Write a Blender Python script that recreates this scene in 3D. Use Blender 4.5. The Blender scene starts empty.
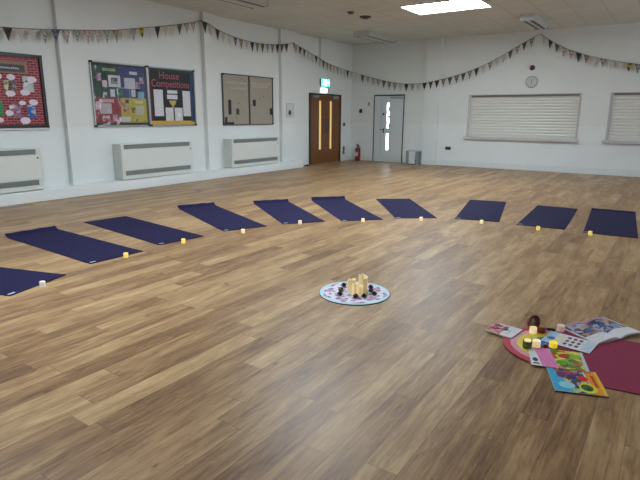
import bpy, bmesh, math, random
from mathutils import Vector, Matrix, Euler
PI = math.pi
S = bpy.context.scene
COL = S.collection
rnd = random.Random(7)
FLOOR_R0, FLOOR_R1 = .30, .50
WE = 2.6

# ------------------------------------------------------------------ materials
def lin(c):
    f = lambda v: v / 12.92 if v <= .04045 else ((v + .055) / 1.055) ** 2.4
    return tuple(f(x / 255) for x in c)

MATS = {}
def mat(name, rgb, rough=.6, metal=0, var=.06, scale=30, emit=None, es=0, bump=0, coat=0, trans=0):
    if name in MATS: return MATS[name]
    m = bpy.data.materials.new(name); m.use_nodes = True
    nt = m.node_tree; N = nt.nodes; L = nt.links
    b = N['Principled BSDF']
    c = lin(rgb)
    tc = N.new('ShaderNodeTexCoord')
    no = N.new('ShaderNodeTexNoise'); no.inputs['Scale'].default_value = scale; no.inputs['Detail'].default_value = 3
    L.new(tc.outputs['Object'], no.inputs['Vector'])
    r = N.new('ShaderNodeValToRGB')
    r.color_ramp.elements[0].position = .3; r.color_ramp.elements[1].position = .7
    r.color_ramp.elements[0].color = (*[x * (1 - var) for x in c], 1)
    r.color_ramp.elements[1].color = (*[min(1, x * (1 + var)) for x in c], 1)
    L.new(no.outputs['Fac'], r.inputs['Fac']); L.new(r.outputs['Color'], b.inputs['Base Color'])
    b.inputs['Roughness'].default_value = rough; b.inputs['Metallic'].default_value = metal
    if coat: b.inputs['Coat Weight'].default_value = coat; b.inputs['Coat Roughness'].default_value = .1
    if emit:
        b.inputs['Emission Color'].default_value = (*lin(emit), 1); b.inputs['Emission Strength'].default_value = es
    if bump:
        bu = N.new('ShaderNodeBump'); bu.inputs['Strength'].default_value = bump; bu.inputs['Distance'].default_value = .005
        L.new(no.outputs['Fac'], bu.inputs['Height']); L.new(bu.outputs['Normal'], b.inputs['Normal'])
    if trans:
        b.inputs['Transmission Weight'].default_value = trans
    MATS[name] = m
    return m

def nodes_of(name, rough=.6):
    m = bpy.data.materials.new(name); m.use_nodes = True
    MATS[name] = m
    N = m.node_tree.nodes; b = N['Principled BSDF']; b.inputs['Roughness'].default_value = rough
    return m, N, m.node_tree.links, b

def art(name, palette, scale=18, rough=.35, warp=.25):
    """a printed picture: patches of the palette's colours"""
    if name in MATS: return MATS[name]
    m, N, L, b = nodes_of(name, rough)
    tc = N.new('ShaderNodeTexCoord')
    no = N.new('ShaderNodeTexNoise'); no.inputs['Scale'].default_value = scale * .7
    L.new(tc.outputs['Object'], no.inputs['Vector'])
    mx = N.new('ShaderNodeVectorMath'); mx.operation = 'SCALE'; mx.inputs['Scale'].default_value = warp / scale * 8
    L.new(no.outputs['Color'], mx.inputs[0])
    ad = N.new('ShaderNodeVectorMath'); ad.operation = 'ADD'
    L.new(tc.outputs['Object'], ad.inputs[0]); L.new(mx.outputs[0], ad.inputs[1])
    vo = N.new('ShaderNodeTexVoronoi'); vo.inputs['Scale'].default_value = scale
    L.new(ad.outputs[0], vo.inputs['Vector'])
    sp = N.new('ShaderNodeSeparateColor'); L.new(vo.outputs['Color'], sp.inputs[0])
    r = N.new('ShaderNodeValToRGB'); r.color_ramp.interpolation = 'CONSTANT'
    while len(r.color_ramp.elements) < len(palette): r.color_ramp.elements.new(.5)
    for i, c in enumerate(palette):
        r.color_ramp.elements[i].position = i / len(palette)
        r.color_ramp.elements[i].color = (*lin(c), 1)
    L.new(sp.outputs[0], r.inputs['Fac']); L.new(r.outputs['Color'], b.inputs['Base Color'])
    return m

def printed_lines(name, paper, ink, scale=90, rough=.5):
    """a sheet of paper with rows of small print"""
    if name in MATS: return MATS[name]
    m, N, L, b = nodes_of(name, rough)
    tc = N.new('ShaderNodeTexCoord')
    wv = N.new('ShaderNodeTexWave'); wv.bands_direction = 'Y'; wv.inputs['Scale'].default_value = scale / 6
    L.new(tc.outputs['Object'], wv.inputs['Vector'])
    no = N.new('ShaderNodeTexNoise'); no.inputs['Scale'].default_value = scale; L.new(tc.outputs['Object'], no.inputs['Vector'])
    mu = N.new('ShaderNodeMath'); mu.operation = 'MULTIPLY'; L.new(wv.outputs['Fac'], mu.inputs[0]); L.new(no.outputs['Fac'], mu.inputs[1])
    r = N.new('ShaderNodeValToRGB')
    r.color_ramp.elements[0].position = .3; r.color_ramp.elements[1].position = .62
    r.color_ramp.elements[0].color = (*lin(paper), 1); r.color_ramp.elements[1].color = (*lin(ink), 1)
    L.new(mu.outputs[0], r.inputs['Fac']); L.new(r.outputs['Color'], b.inputs['Base Color'])
    return m

def wall_mat():
    m, N, L, b = nodes_of('painted_wall', .55)
    g = N.new('ShaderNodeNewGeometry'); s = N.new('ShaderNodeSeparateXYZ'); L.new(g.outputs['Position'], s.inputs[0])
    lt = N.new('ShaderNodeMath'); lt.operation = 'LESS_THAN'; lt.inputs[1].default_value = 1.215; L.new(s.outputs['Z'], lt.inputs[0])
    mx = N.new('ShaderNodeMix'); mx.data_type = 'RGBA'
    mx.inputs['A'].default_value = (*lin((221, 224, 223)), 1); mx.inputs['B'].default_value = (*lin((224, 229, 230)), 1)
    L.new(lt.outputs[0], mx.inputs['Factor'])
    no = N.new('ShaderNodeTexNoise'); no.inputs['Scale'].default_value = 1.3; no.inputs['Detail'].default_value = 4
    L.new(g.outputs['Position'], no.inputs['Vector'])
    mr = N.new('ShaderNodeMapRange'); mr.inputs['To Min'].default_value = .93; mr.inputs['To Max'].default_value = 1.03
    L.new(no.outputs['Fac'], mr.inputs['Value'])
    mu = N.new('ShaderNodeVectorMath'); mu.operation = 'SCALE'
    L.new(mx.outputs['Result'], mu.inputs[0]); L.new(mr.outputs[0], mu.inputs['Scale'])
    L.new(mu.outputs[0], b.inputs['Base Color'])
    n2 = N.new('ShaderNodeTexNoise'); n2.inputs['Scale'].default_value = 120
    L.new(g.outputs['Position'], n2.inputs['Vector'])
    bu = N.new('ShaderNodeBump'); bu.inputs['Strength'].default_value = .08; bu.inputs['Distance'].default_value = .002
    L.new(n2.outputs['Fac'], bu.inputs['Height']); L.new(bu.outputs[0], b.inputs['Normal'])
    return m

def ceiling_mat():
    m, N, L, b = nodes_of('ceiling_tiles', .8)
    g = N.new('ShaderNodeNewGeometry'); s = N.new('ShaderNodeSeparateXYZ'); L.new(g.outputs['Position'], s.inputs[0])
    outs = []
    for ax, off in (('X', 90 * .6 + 2.25), ('Y', 60.0 - .45)):
        a = N.new('ShaderNodeMath'); a.operation = 'ADD'; a.inputs[1].default_value = off; L.new(s.outputs[ax], a.inputs[0])
        d = N.new('ShaderNodeMath'); d.operation = 'DIVIDE'; d.inputs[1].default_value = .6; L.new(a.outputs[0], d.inputs[0])
        f = N.new('ShaderNodeMath'); f.operation = 'FRACT'; L.new(d.outputs[0], f.inputs[0])
        l = N.new('ShaderNodeMath'); l.operation = 'LESS_THAN'; l.inputs[1].default_value = .05; L.new(f.outputs[0], l.inputs[0])
        outs.append(l)
    mxm = N.new('ShaderNodeMath'); mxm.operation = 'MAXIMUM'; L.new(outs[0].outputs[0], mxm.inputs[0]); L.new(outs[1].outputs[0], mxm.inputs[1])
    no = N.new('ShaderNodeTexNoise'); no.inputs['Scale'].default_value = .9; no.inputs['Detail'].default_value = 5
    L.new(g.outputs['Position'], no.inputs['Vector'])
    r = N.new('ShaderNodeValToRGB'); r.color_ramp.elements[0].position = .35; r.color_ramp.elements[1].position = .65
    r.color_ramp.elements[0].color = (*lin((200, 201, 199)), 1); r.color_ramp.elements[1].color = (*lin((210, 211, 208)), 1)
    L.new(no.outputs['Fac'], r.inputs['Fac'])
    mx = N.new('ShaderNodeMix'); mx.data_type = 'RGBA'; L.new(mxm.outputs[0], mx.inputs['Factor'])
    L.new(r.outputs['Color'], mx.inputs['A']); mx.inputs['B'].default_value = (*lin((190, 190, 186)), 1)
    L.new(mx.outputs['Result'], b.inputs['Base Color'])
    return m

def floor_mat():
    m, N, L, b = nodes_of('oak_vinyl_planks', .4)
    def M(op, a, c=None, d=None):
        n = N.new('ShaderNodeMath'); n.operation = op
        for i, v in enumerate((a, c, d)):
            if v is None: continue
            if isinstance(v, (int, float)): n.inputs[i].default_value = v
            else: L.new(v, n.inputs[i])
        return n.outputs[0]
    g = N.new('ShaderNodeNewGeometry'); s = N.new('ShaderNodeSeparateXYZ'); L.new(g.outputs['Position'], s.inputs[0])
    X, Y = s.outputs['X'], s.outputs['Y']
    PWID, PLEN = .152, 1.22
    u = M('DIVIDE', M('ADD', X, 30.096 + .02), PWID); row = M('FLOOR', u); fu = M('FRACT', u)
    wn = N.new('ShaderNodeTexWhiteNoise'); wn.noise_dimensions = '1D'; L.new(row, wn.inputs['W'])
    v = M('ADD', M('DIVIDE', M('ADD', Y, 40), PLEN), M('MULTIPLY', wn.outputs['Value'], 7.0)); pl = M('FLOOR', v); fv = M('FRACT', v)
    cb = N.new('ShaderNodeCombineXYZ'); L.new(row, cb.inputs[0]); L.new(pl, cb.inputs[1])
    w2 = N.new('ShaderNodeTexWhiteNoise'); w2.noise_dimensions = '2D'; L.new(cb.outputs[0], w2.inputs['Vector'])
    # grain coordinates: stretched along the plank, shifted per plank
    gc = N.new('ShaderNodeCombineXYZ')
    L.new(M('ADD', M('MULTIPLY', X, 9), M('MULTIPLY', w2.outputs['Value'], 40)), gc.inputs[0])
    L.new(M('ADD', M('MULTIPLY', Y, 1.5), M('MULTIPLY', row, 3.7)), gc.inputs[1])
    n1 = N.new('ShaderNodeTexNoise'); n1.inputs['Scale'].default_value = 1.0; n1.inputs['Detail'].default_value = 6; n1.inputs['Roughness'].default_value = .6; n1.inputs['Distortion'].default_value = .6
    L.new(gc.outputs[0], n1.inputs['Vector'])
    gc2 = N.new('ShaderNodeCombineXYZ')
    L.new(M('ADD', M('MULTIPLY', X, 70), M('MULTIPLY', w2.outputs['Value'], 90)), gc2.inputs[0])
    L.new(M('MULTIPLY', Y, 2.6), gc2.inputs[1])
    n2 = N.new('ShaderNodeTexNoise'); n2.inputs['Scale'].default_value = 1.0; n2.inputs['Detail'].default_value = 5; L.new(gc2.outputs[0], n2.inputs['Vector'])
    gc3 = N.new('ShaderNodeCombineXYZ')
    L.new(M('ADD', M('MULTIPLY', X, 28), M('MULTIPLY', w2.outputs['Value'], 55)), gc3.inputs[0])
    L.new(M('MULTIPLY', Y, 4.5), gc3.inputs[1])
    n3 = N.new('ShaderNodeTexNoise'); n3.inputs['Scale'].default_value = 1.0; n3.inputs['Detail'].default_value = 6; n3.inputs['Roughness'].default_value = .7; n3.inputs['Distortion'].default_value = 1.2
    L.new(gc3.outputs[0], n3.inputs['Vector'])
    t = M('ADD', M('ADD', M('ADD', M('MULTIPLY', n1.outputs['Fac'], .42), M('MULTIPLY', n2.outputs['Fac'], .22)), M('MULTIPLY', n3.outputs['Fac'], .30)), M('MULTIPLY', w2.outputs['Value'], .13))
    r = N.new('ShaderNodeValToRGB')
    els = [(.36, (90, 63, 42)), (.46, (128, 96, 67)), (.54, (155, 122, 87)), (.63, (179, 148, 109)), (.75, (205, 177, 137))]
    while len(r.color_ramp.elements) < len(els): r.color_ramp.elements.new(.5)
    for e, (p, c) in zip(r.color_ramp.elements, els): e.position = p; e.color = (*lin(c), 1)
    L.new(t, r.inputs['Fac'])
    # knots
    kc = N.new('ShaderNodeCombineXYZ'); L.new(M('MULTIPLY', X, 5.5), kc.inputs[0]); L.new(M('MULTIPLY', Y, 2.0), kc.inputs[1])
    vo = N.new('ShaderNodeTexVoronoi'); vo.inputs['Scale'].default_value = 1; vo.inputs['Randomness'].default_value = 1; L.new(kc.outputs[0], vo.inputs['Vector'])
    ks = N.new('ShaderNodeSeparateColor'); L.new(vo.outputs['Color'], ks.inputs[0])
    kn = N.new('ShaderNodeMapRange'); kn.interpolation_type = 'SMOOTHSTEP'
    L.new(M('ADD', vo.outputs['Distance'], M('MULTIPLY', n3.outputs['Fac'], .16)), kn.inputs['Value'])
    kn.inputs['From Min'].default_value = .09; kn.inputs['From Max'].default_value = .16; kn.inputs['To Min'].default_value = .75; kn.inputs['To Max'].default_value = 0
    kf = M('MULTIPLY', kn.outputs[0], M('GREATER_THAN', ks.outputs[0], .55))
    mx = N.new('ShaderNodeMix'); mx.data_type = 'RGBA'; L.new(kf, mx.inputs['Factor']); L.new(r.outputs['Color'], mx.inputs['A']); mx.inputs['B'].default_value = (*lin((58, 42, 32)), 1)
    # seams
    e1 = M('LESS_THAN', fu, .018); e2 = M('LESS_THAN', fv, .0028)
    sm = M('MULTIPLY', M('MAXIMUM', e1, e2), .5)
    mx2 = N.new('ShaderNodeMix'); mx2.data_type = 'RGBA'; L.new(sm, mx2.inputs['Factor']); L.new(mx.outputs['Result'], mx2.inputs['A']); mx2.inputs['B'].default_value = (*lin((60, 45, 35)), 1)
    L.new(mx2.outputs['Result'], b.inputs['Base Color'])
    b.inputs['Specular IOR Level'].default_value = .36
    rr = N.new('ShaderNodeMapRange'); L.new(n2.outputs['Fac'], rr.inputs['Value']); rr.inputs['To Min'].default_value = FLOOR_R0; rr.inputs['To Max'].default_value = FLOOR_R1
    L.new(rr.outputs[0], b.inputs['Roughness'])
    bu = N.new('ShaderNodeBump'); bu.inputs['Strength'].default_value = .25; bu.inputs['Distance'].default_value = .002
    L.new(M('SUBTRACT', n2.outputs['Fac'], M('MULTIPLY', sm, .8)), bu.inputs['Height']); L.new(bu.outputs[0], b.inputs['Normal'])
    return m

def brick_paper():
    m, N, L, b = nodes_of('red_brick_paper', .5)
    tc = N.new('ShaderNodeTexCoord')
    br = N.new('ShaderNodeTexBrick'); br.inputs['Scale'].default_value = 1
    br.inputs['Brick Width'].default_value = .105; br.inputs['Row Height'].default_value = .042; br.inputs['Mortar Size'].default_value = .0045
    br.inputs['Color1'].default_value = (*lin((150, 18, 38)), 1); br.inputs['Color2'].default_value = (*lin((104, 12, 28)), 1); br.inputs['Mortar'].default_value = (*lin((176, 110, 118)), 1)
    L.new(tc.outputs['Object'], br.inputs['Vector']); L.new(br.outputs['Color'], b.inputs['Base Color'])
    return m

# ------------------------------------------------------------------ mesh building
class MB:
    def __init__(s): s.bm = bmesh.new()
    def _f(s, vs, m):
        try:
            f = s.bm.faces.new(vs); f.material_index = m; return f
        except ValueError: return None
    def box(s, x0, x1, y0, y1, z0, z1, m=0, mt=None):
        v = [s.bm.verts.new((x, y, z)) for z in (z0, z1) for x, y in ((x0, y0), (x1, y0), (x1, y1), (x0, y1))]
        if mt:
            for q in v: q.co = mt @ q.co
        for a in ((0, 3, 2, 1), (4, 5, 6, 7), (0, 1, 5, 4), (1, 2, 6, 5), (2, 3, 7, 6), (3, 0, 4, 7)): s._f([v[i] for i in a], m)
        return s
    def prism(s, pts, z0, z1, m=0, mt=None):
        n = len(pts)
        a = [s.bm.verts.new((x, y, z0)) for x, y in pts]; b = [s.bm.verts.new((x, y, z1)) for x, y in pts]
        if mt:
            for q in a + b: q.co = mt @ q.co
        s._f(a[::-1], m); s._f(b, m)
        for i in range(n): s._f([a[i], a[(i + 1) % n], b[(i + 1) % n], b[i]], m)
        return s
    def disc(s, cx, cy, rx, ry, z0, z1, m=0, n=20, mt=None):
        return s.prism([(cx + rx * math.cos(2 * PI * i / n), cy + ry * math.sin(2 * PI * i / n)) for i in range(n)], z0, z1, m, mt)
    def star(s, cx, cy, r0, r1, k, z0, z1, m=0, a0=0):
        return s.prism([(cx + (r0 if i % 2 else r1) * math.cos(a0 + PI * i / k), cy + (r0 if i % 2 else r1) * math.sin(a0 + PI * i / k)) for i in range(2 * k)], z0, z1, m)
    def lathe(s, prof, n=20, m=0, mt=None, c=(0, 0, 0)):
        rings = []
        for r, z in prof:
            ring = [s.bm.verts.new((c[0] + r * math.cos(2 * PI * i / n), c[1] + r * math.sin(2 * PI * i / n), c[2] + z)) for i in range(n)]
            if mt:
                for q in ring: q.co = mt @ q.co
            rings.append(ring)
        for a, b in zip(rings, rings[1:]):
            for i in range(n): s._f([a[i], a[(i + 1) % n], b[(i + 1) % n], b[i]], m)
        s._f(rings[0][::-1], m); s._f(rings[-1], m)
        return s
    def tube(s, pts, r, n=6, m=0):
        pts = [Vector(p) for p in pts]; rings = []
        for i, p in enumerate(pts):
            d = (pts[min(i + 1, len(pts) - 1)] - pts[max(i - 1, 0)]).normalized()
            a = d.cross(Vector((0, 0, 1)));
            if a.length < 1e-3: a = Vector((1, 0, 0))
            a.normalize(); b = d.cross(a)
            rings.append([s.bm.verts.new(p + a * r * math.cos(2 * PI * k / n) + b * r * math.sin(2 * PI * k / n)) for k in range(n)])
        for a, b in zip(rings, rings[1:]):
            for i in range(n): s._f([a[i], a[(i + 1) % n], b[(i + 1) % n], b[i]], m)
        s._f(rings[0][::-1], m); s._f(rings[-1], m)
        return s
    def build(s, name, mats, parent=None, loc=(0, 0, 0), rot=None, smooth=False, bevel=0):
        bmesh.ops.recalc_face_normals(s.bm, faces=s.bm.faces)
        me = bpy.data.meshes.new(name); s.bm.to_mesh(me); s.bm.free()
        for mm in (mats if isinstance(mats, (list, tuple)) else [mats]): me.materials.append(mm)
        if smooth:
            for p in me.polygons: p.use_smooth = True
        o = bpy.data.objects.new(name, me); COL.objects.link(o)
        if parent is not None: o.parent = parent
        o.location = loc
        if rot: o.rotation_euler = rot
        if bevel:
            md = o.modifiers.new('bevel', 'BEVEL'); md.width = bevel; md.segments = 2; md.limit_method = 'ANGLE'
        return o

def tag(o, label, cat, group=None):
    o['label'] = label; o['category'] = cat
    if group: o['group'] = group
    return o
def thing(name, label, cat, loc=(0, 0, 0), rot=(0, 0, 0), group=None):
    o = bpy.data.objects.new(name, None); COL.objects.link(o); o.empty_display_size = .1
    o.location = loc; o.rotation_euler = rot
    return tag(o, label, cat, group)
def struct(o): o['kind'] = 'structure'; return o
def structure_root(name, loc, rot):
    o = bpy.data.objects.new(name, None); COL.objects.link(o); o.location = loc; o.rotation_euler = rot
    return struct(o)
def copy_tree(o, parent=None):
    c = o.copy(); COL.objects.link(c)
    if parent is not None: c.parent = parent
    for ch in list(o.children): copy_tree(ch, c)
    return c

LEFT = (PI / 2, 0, PI / 2)      # local x = along the left wall, y = up, z = out into the room
BACK = (PI / 2, 0, 0)           # the same for the back wall
XW, YB, H = -9.13, 15.2, 3.65
XR, YF = 4.5, -3.5

def text_mesh(txt, size, parent, loc, m, name='lettering', ext=.002, sx=1.0):
    cu = bpy.data.curves.new('t', 'FONT'); cu.body = txt; cu.size = size; cu.extrude = ext; cu.align_x = 'CENTER'; cu.align_y = 'CENTER'
    cu.offset = size * .004
    t = bpy.data.objects.new('t', cu); COL.objects.link(t)
    bpy.context.view_layer.update()
    me = bpy.data.meshes.new_from_object(t.evaluated_get(bpy.context.evaluated_depsgraph_get()))
    bpy.data.objects.remove(t)
    me.materials.clear(); me.materials.append(m)
    o = bpy.data.objects.new(name, me); COL.objects.link(o); o.parent = parent; o.location = loc; o.scale = (sx, 1, 1)
    return o

# ------------------------------------------------------------------ room shell
WALL = wall_mat(); CEIL = ceiling_mat(); FLOOR = floor_mat()
WHITE = mat('white_gloss_paint', (224, 230, 232), .35, var=.012)
TRIMW = mat('white_trim', (214, 220, 222), .4)

struct(MB().box(XW - .2, XR + .2, YF - .2, YB + .5, -.1, 0).build('floor', FLOOR))
# ceiling with the three light openings
PANELS = [(-5.18, -3.57, 10.48, 11.5), (-5.18, -3.57, 5.75, 6.77), (-5.18, -3.57, 1.0, 2.02)]
cb = MB()
xs = [XW - .2, PANELS[0][0], PANELS[0][1], XR + .2]
cb.box(xs[0], xs[1], YF - .2, YB + .5, H, H + .15)
cb.box(xs[2], xs[3], YF - .2, YB + .5, H, H + .15)
yy = YF - .2
for p in PANELS[::-1]:
    cb.box(xs[1], xs[2], yy, p[2], H, H + .15); yy = p[3]
cb.box(xs[1], xs[2], yy, YB + .5, H, H + .15)
struct(cb.build('ceiling', CEIL))
wl = MB(); wl.box(XW - .2, XW, YF, YB, 0, H)
for y0, y1 in ((5.26, 5.53), (8.64, 8.95), (11.39, 12.04)): wl.box(XW, XW + .1, y0, y1, 0, H)   # pilasters
wl.box(XW, XW + .1, 13.27, 14.02, 2.96, H)                                                      # boxed duct over the double door
struct(wl.build('wall_left', WALL))
OPN = [(-5.17, -2.25, .88, 2.03), (-1.56, 1.36, .88, 2.03)]
wb = MB()
wb.box(XW - .2, XR + .2, YB, YB + .3, 2.03, H); wb.box(XW - .2, XR + .2, YB, YB + .3, 0, .88)
wb.box(XW - .2, OPN[0][0], YB, YB + .3, .88, 2.03); wb.box(OPN[0][1], OPN[1][0], YB, YB + .3, .88, 2.03); wb.box(OPN[1][1], XR + .2, YB, YB + .3, .88, 2.03)
wb.box(-6.53, -6.07, YB - .1, YB, 0, H)
struct(wb.build('wall_back', WALL))
WIN = [(5.0, 7.8, 1.0, 3.0), (8.6, 11.4, 1.0, 3.0), (12.0, 14.8, 1.0, 3.0)]
fb = MB(); fb.box(XR, XR + .2, YF, YB, 0, 1.0); fb.box(XR, XR + .2, YF, YB, 3.0, H)
for a, c in ((YF, 5.0), (7.8, 8.6), (11.4, 12.0), (14.8, YB)): fb.box(XR, XR + .2, a, c, 1.0, 3.0)
struct(fb.build('wall_right', WALL))
for n_, (y0, y1, z0, z1) in enumerate(WIN):
    r_ = structure_root('window_%d' % (n_ + 1), (XR + .1, y0, z0), (PI / 2, 0, PI / 2))
    w_, h_ = y1 - y0, z1 - z0
    wf = MB(); f = .05
    for a in (0, w_ / 2 - f / 2, w_ - f): wf.box(a, a + f, 0, h_, -.04, .04)
    for c in (0, h_ * .68, h_ - f): wf.box(f, w_ - f, c, c + f, -.035, .035)
    wf.build('window_frame', mat('white_window_frame', (225, 228, 228), .4), r_)
    MB().box(.01, w_ - .01, .01, h_ - .01, -.01, .0).build('window_pane', mat('daylit_window', (230, 240, 250), .3, emit=(230, 240, 250), es=WE), r_)
struct(MB().box(XW - .2, XR + .2, YF - .2, YF, 0, H).build('wall_front', WALL))
# low plinth along the left wall
pl = MB(); pl.box(XW, -8.8, YF, 12.06, 0, .19)
struct(pl.build('baseboard_left', WHITE, bevel=.012))
sk = MB()
sk.box(XW, XW + .018, 14.56, YB, 0, .15)
sk.box(XW, XW + .018, 12.08, 12.7, 0, .15)
struct(sk.build('trim_1', TRIMW))
sb = MB()
for a, b in ((XW, -8.28), (-7.2, -6.53), (-6.07, XR)): sb.box(a, b, YB - .018, YB, 0, .16)
sb.box(-6.55, -6.05, YB - .118, YB - .1, 0, .16)
struct(sb.build('baseboard_back', TRIMW))

# ------------------------------------------------------------------ doors
D1W = mat('brown_door_veneer', (112, 68, 26), .4, var=.15, scale=9)
DARKF = mat('dark_door_frame', (58, 40, 26), .45)
STEEL = mat('brushed_steel', (170, 172, 172), .3, metal=.9)
BLACK = mat('black_plastic', (22, 22, 24), .45)
DARKG = mat('dark_grey_metal', (62, 66, 68), .45)
LITW = mat('warm_lit_glass', (230, 200, 140), .2, emit=(255, 218, 140), es=.28)
LITD = mat('daylit_glass', (235, 240, 240), .2, emit=(240, 250, 255), es=3.0)
TREEV = mat('glass_with_view', (120, 120, 110), .3, emit=(120, 120, 110), es=.2, var=.4, scale=20)

d1 = structure_root('door_1', (XW, 12.78, 0), LEFT)      # local x from 0 to 1.70
MB().box(0, .05, 0, 2.08, 0, .05).box(1.66, 1.71, 0, 2.08, 0, .05).box(0, 1.71, 2.04, 2.09, 0, .05).build('door_frame', DARKF, d1)
def leaf(x0, x1, gx0, gx1):
    # leaf built round its glazed strip
    b = MB(); g0, g1 = .43, 1.88
    b.box(x0, gx0, .01, 2.03, 0, .035); b.box(gx1, x1, .01, 2.03, 0, .035); b.box(gx0, gx1, .01, g0, 0, .035); b.box(gx0, gx1, g1, 2.03, 0, .035)
    lf = b.build('door_leaf', D1W, d1)
    MB().box(gx0, gx1, g0, g1, .005, .02).build('vision_panel', LITW, lf)
    b = MB(); xm = (gx0 + gx1) / 2
    return lf
l1 = leaf(.06, .85, .485, .61); l2 = leaf(.86, 1.65, 1.075, 1.20)
def pull(x, lf):
    b = MB(); b.tube([(x, .95, .035), (x, .95, .085), (x, 1.35, .085), (x, 1.35, .035)], .011, 8); b.disc(x, 1.5, .018, .025, .035, .045)
    b.build('pull_handle', DARKG, lf)
pull(.80, l1); pull(.92, l2)
for x0, lf in ((.1, l1), (1.2, l2)):
    MB().box(x0, x0 + .32, 1.965, 2.03, .035, .08).build('door_closer', STEEL, lf)
    MB().box(x0 - .03 if x0 > 1 else x0, x0 + .45, 2.05, 2.085, .05, .1).build('closer_arm', DARKG, lf)

d2 = structure_root('door_2', (-8.27, YB, 0), BACK)      # local x from 0 to 1.06
DGREY = mat('pale_grey_door', (200, 208, 212), .45)
MB().box(0, .025, 0, 2.1, 0, .03).box(1.035, 1.06, 0, 2.1, 0, .03).box(0, 1.06, 2.06, 2.1, 0, .03).build('door_frame', DARKG, d2)
MB().box(.028, .27, .02, 2.055, 0, .02).build('fixed_leaf', DGREY, d2)
b = MB(); gx0, gx1 = .465, .56
b.box(.28, gx0, .02, 2.055, 0, .025); b.box(gx1, 1.03, .02, 2.055, 0, .025)
for a, c in ((.02, .38), (.9, 1.07), (1.85, 2.055)): b.box(gx0, gx1, a, c, 0, .025)
l3 = b.build('door_leaf', DGREY, d2)
MB().box(gx0, gx1, .38, .9, .002, .01).build('vision_panel', LITD, l3)
vp = MB().box(gx0, gx1, 1.07, 1.85, .002, .01)
vp = vp.build('vision_panel', LITD, l3)
b = MB()
for x, z, rx, rz in ((.535, 1.66, .02, .09), (.48, 1.56, .012, .06), (.52, 1.42, .035, .04), (.485, 1.24, .018, .07), (.54, 1.15, .017, .06), (.475, 1.82, .009, .03), (.55, 1.82, .009, .03)): b.disc(x, z, rx, rz, .01, .011)
b.build('tree_view_blotches', TREEV, vp)  # dark blotches of the tree view in the upper pane
b = MB(); b.tube([(.37, 1.02, .025), (.37, 1.02, .07), (.26 + .0, 1.02, .07)], .011, 8); b.box(.35, .39, .92, 1.06, .025, .032); b.build('door_handle', DARKG, l3)
MB().disc(.36, 1.5, .03, .035, .025, .045).build('keypad_lock', BLACK, l3)
MB().box(.62, 1.0, 1.97, 2.03, .025, .08).build('door_closer', STEEL, l3)
MB().box(.45, .98, 2.055, 2.08, .03, .06).build('closer_arm', DARKG, l3)

# ------------------------------------------------------------------ serving hatches
SLAT = mat('cream_shutter_slats', (218, 218, 212), .4, var=.01)
SILLM = mat('pinkish_grey_sill', (196, 192, 192), .4)
FRM = mat('hatch_frame_grey', (128, 120, 122), .5)
def shutter(x0, x1, label):
    t = thing('roller_shutter', label, 'shutter', (x0, YB, .88), BACK, 'roller shutters over the serving hatches')
    w = x1 - x0; h = 1.15
    b = MB(); n = 14; p = (h - .05) / n
    for i in range(n):
        z0 = .04 + i * p
        # each slat bulges towards the room
        prof = [(-.10, z0), (-.088, z0 + p * .12), (-.078, z0 + p * .5), (-.088, z0 + p * .88), (-.10, z0 + p)]
        vs0 = [b.bm.verts.new((.04, z, y)) for y, z in prof]; vs1 = [b.bm.verts.new((w - .04, z, y)) for y, z in prof]
        for k in range(len(prof) - 1): b._f([vs0[k], vs0[k + 1], vs1[k + 1], vs1[k]], 0)
    b.build('slat_curtain', SLAT, t)
    MB().box(.04, w - .04, 0.0, .045, -.11, -.06).build('bottom_bar', mat('shutter_bar', (216, 218, 214), .35), t)
    for a, c in ((0, .04), (w - .04, w)): MB().box(a, c, 0, h, -.12, -.03).build('guide_rail', mat('guide_rail_grey', (198, 194, 194), .4), t)
    MB().box(0, w, h - .05, h, -.12, -.05).build('headbox', FRM, t)
    return t
shutter(*OPN[0][:2], 'closed white roller shutter of the large hatch right of the white door, under the clock')
shutter(*OPN[1][:2], 'closed white roller shutter cut off by the right edge of the photo')
for n_, (x0, x1, z0, z1) in enumerate(OPN):
    struct(MB().box(x0 - .08, x1 + .06, YB - .09, YB + .12, z0 - .075, z0).build('trim_%d' % (n_ + 2), SILLM, bevel=.006))
    b = MB(); b.box(x0 - .014, x0, YB - .01, YB, z0, z1 + .02); b.box(x1, x1 + .014, YB - .01, YB, z0, z1 + .02); b.box(x0, x1, YB - .01, YB, z1, z1 + .02)
    struct(b.build('trim_%d' % (n_ + 4), mat('hatch_trim', (176, 168, 170), .5)))

# ------------------------------------------------------------------ fan convectors on the plinth
CONV = mat('convector_cream', (212, 216, 212), .4, var=.012)
GRL = mat('convector_grille', (122, 130, 130), .5)
def convector(y0, label):
    t = thing('fan_convector', label, 'heater', (XW, y0, .19), LEFT, 'white fan convectors along the left wall')
    w, h, d = 1.80, .70, .275
    MB().box(0, w, .012, h, 0, d).build('casing', CONV, t, bevel=.008)
    fp = MB().box(.02, w - .02, .2, .575, d, d + .006).build('front_panel', mat('convector_panel', (216, 220, 217), .4, var=.012), t)
    MB().disc(w - .06, .54, .014, .014, d + .006, d + .014).build('panel_lock', BLACK, fp)
    for z0, z1 in ((.09, .18), (.6, .685)):
        b = MB(); b.box(.07, w - .08, z0, z1, d, d + .003)
        k = 5
        for i in range(k):
            z = z0 + (i + .5) * (z1 - z0) / k; b.box(.07, w - .08, z - .004, z + .004, d + .003, d + .012, 1)
        b.build('grille', [GRL, mat('grille_bars', (140, 148, 148), .4)], t)
    return t
convector(2.83, 'white fan convector under the red brick noticeboard, cut by the left edge')
convector(6.18, 'white fan convector under the four-colour and house competitions boards')
convector(9.22, 'white fan convector under the beige cork board beside the brown double door')

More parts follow.
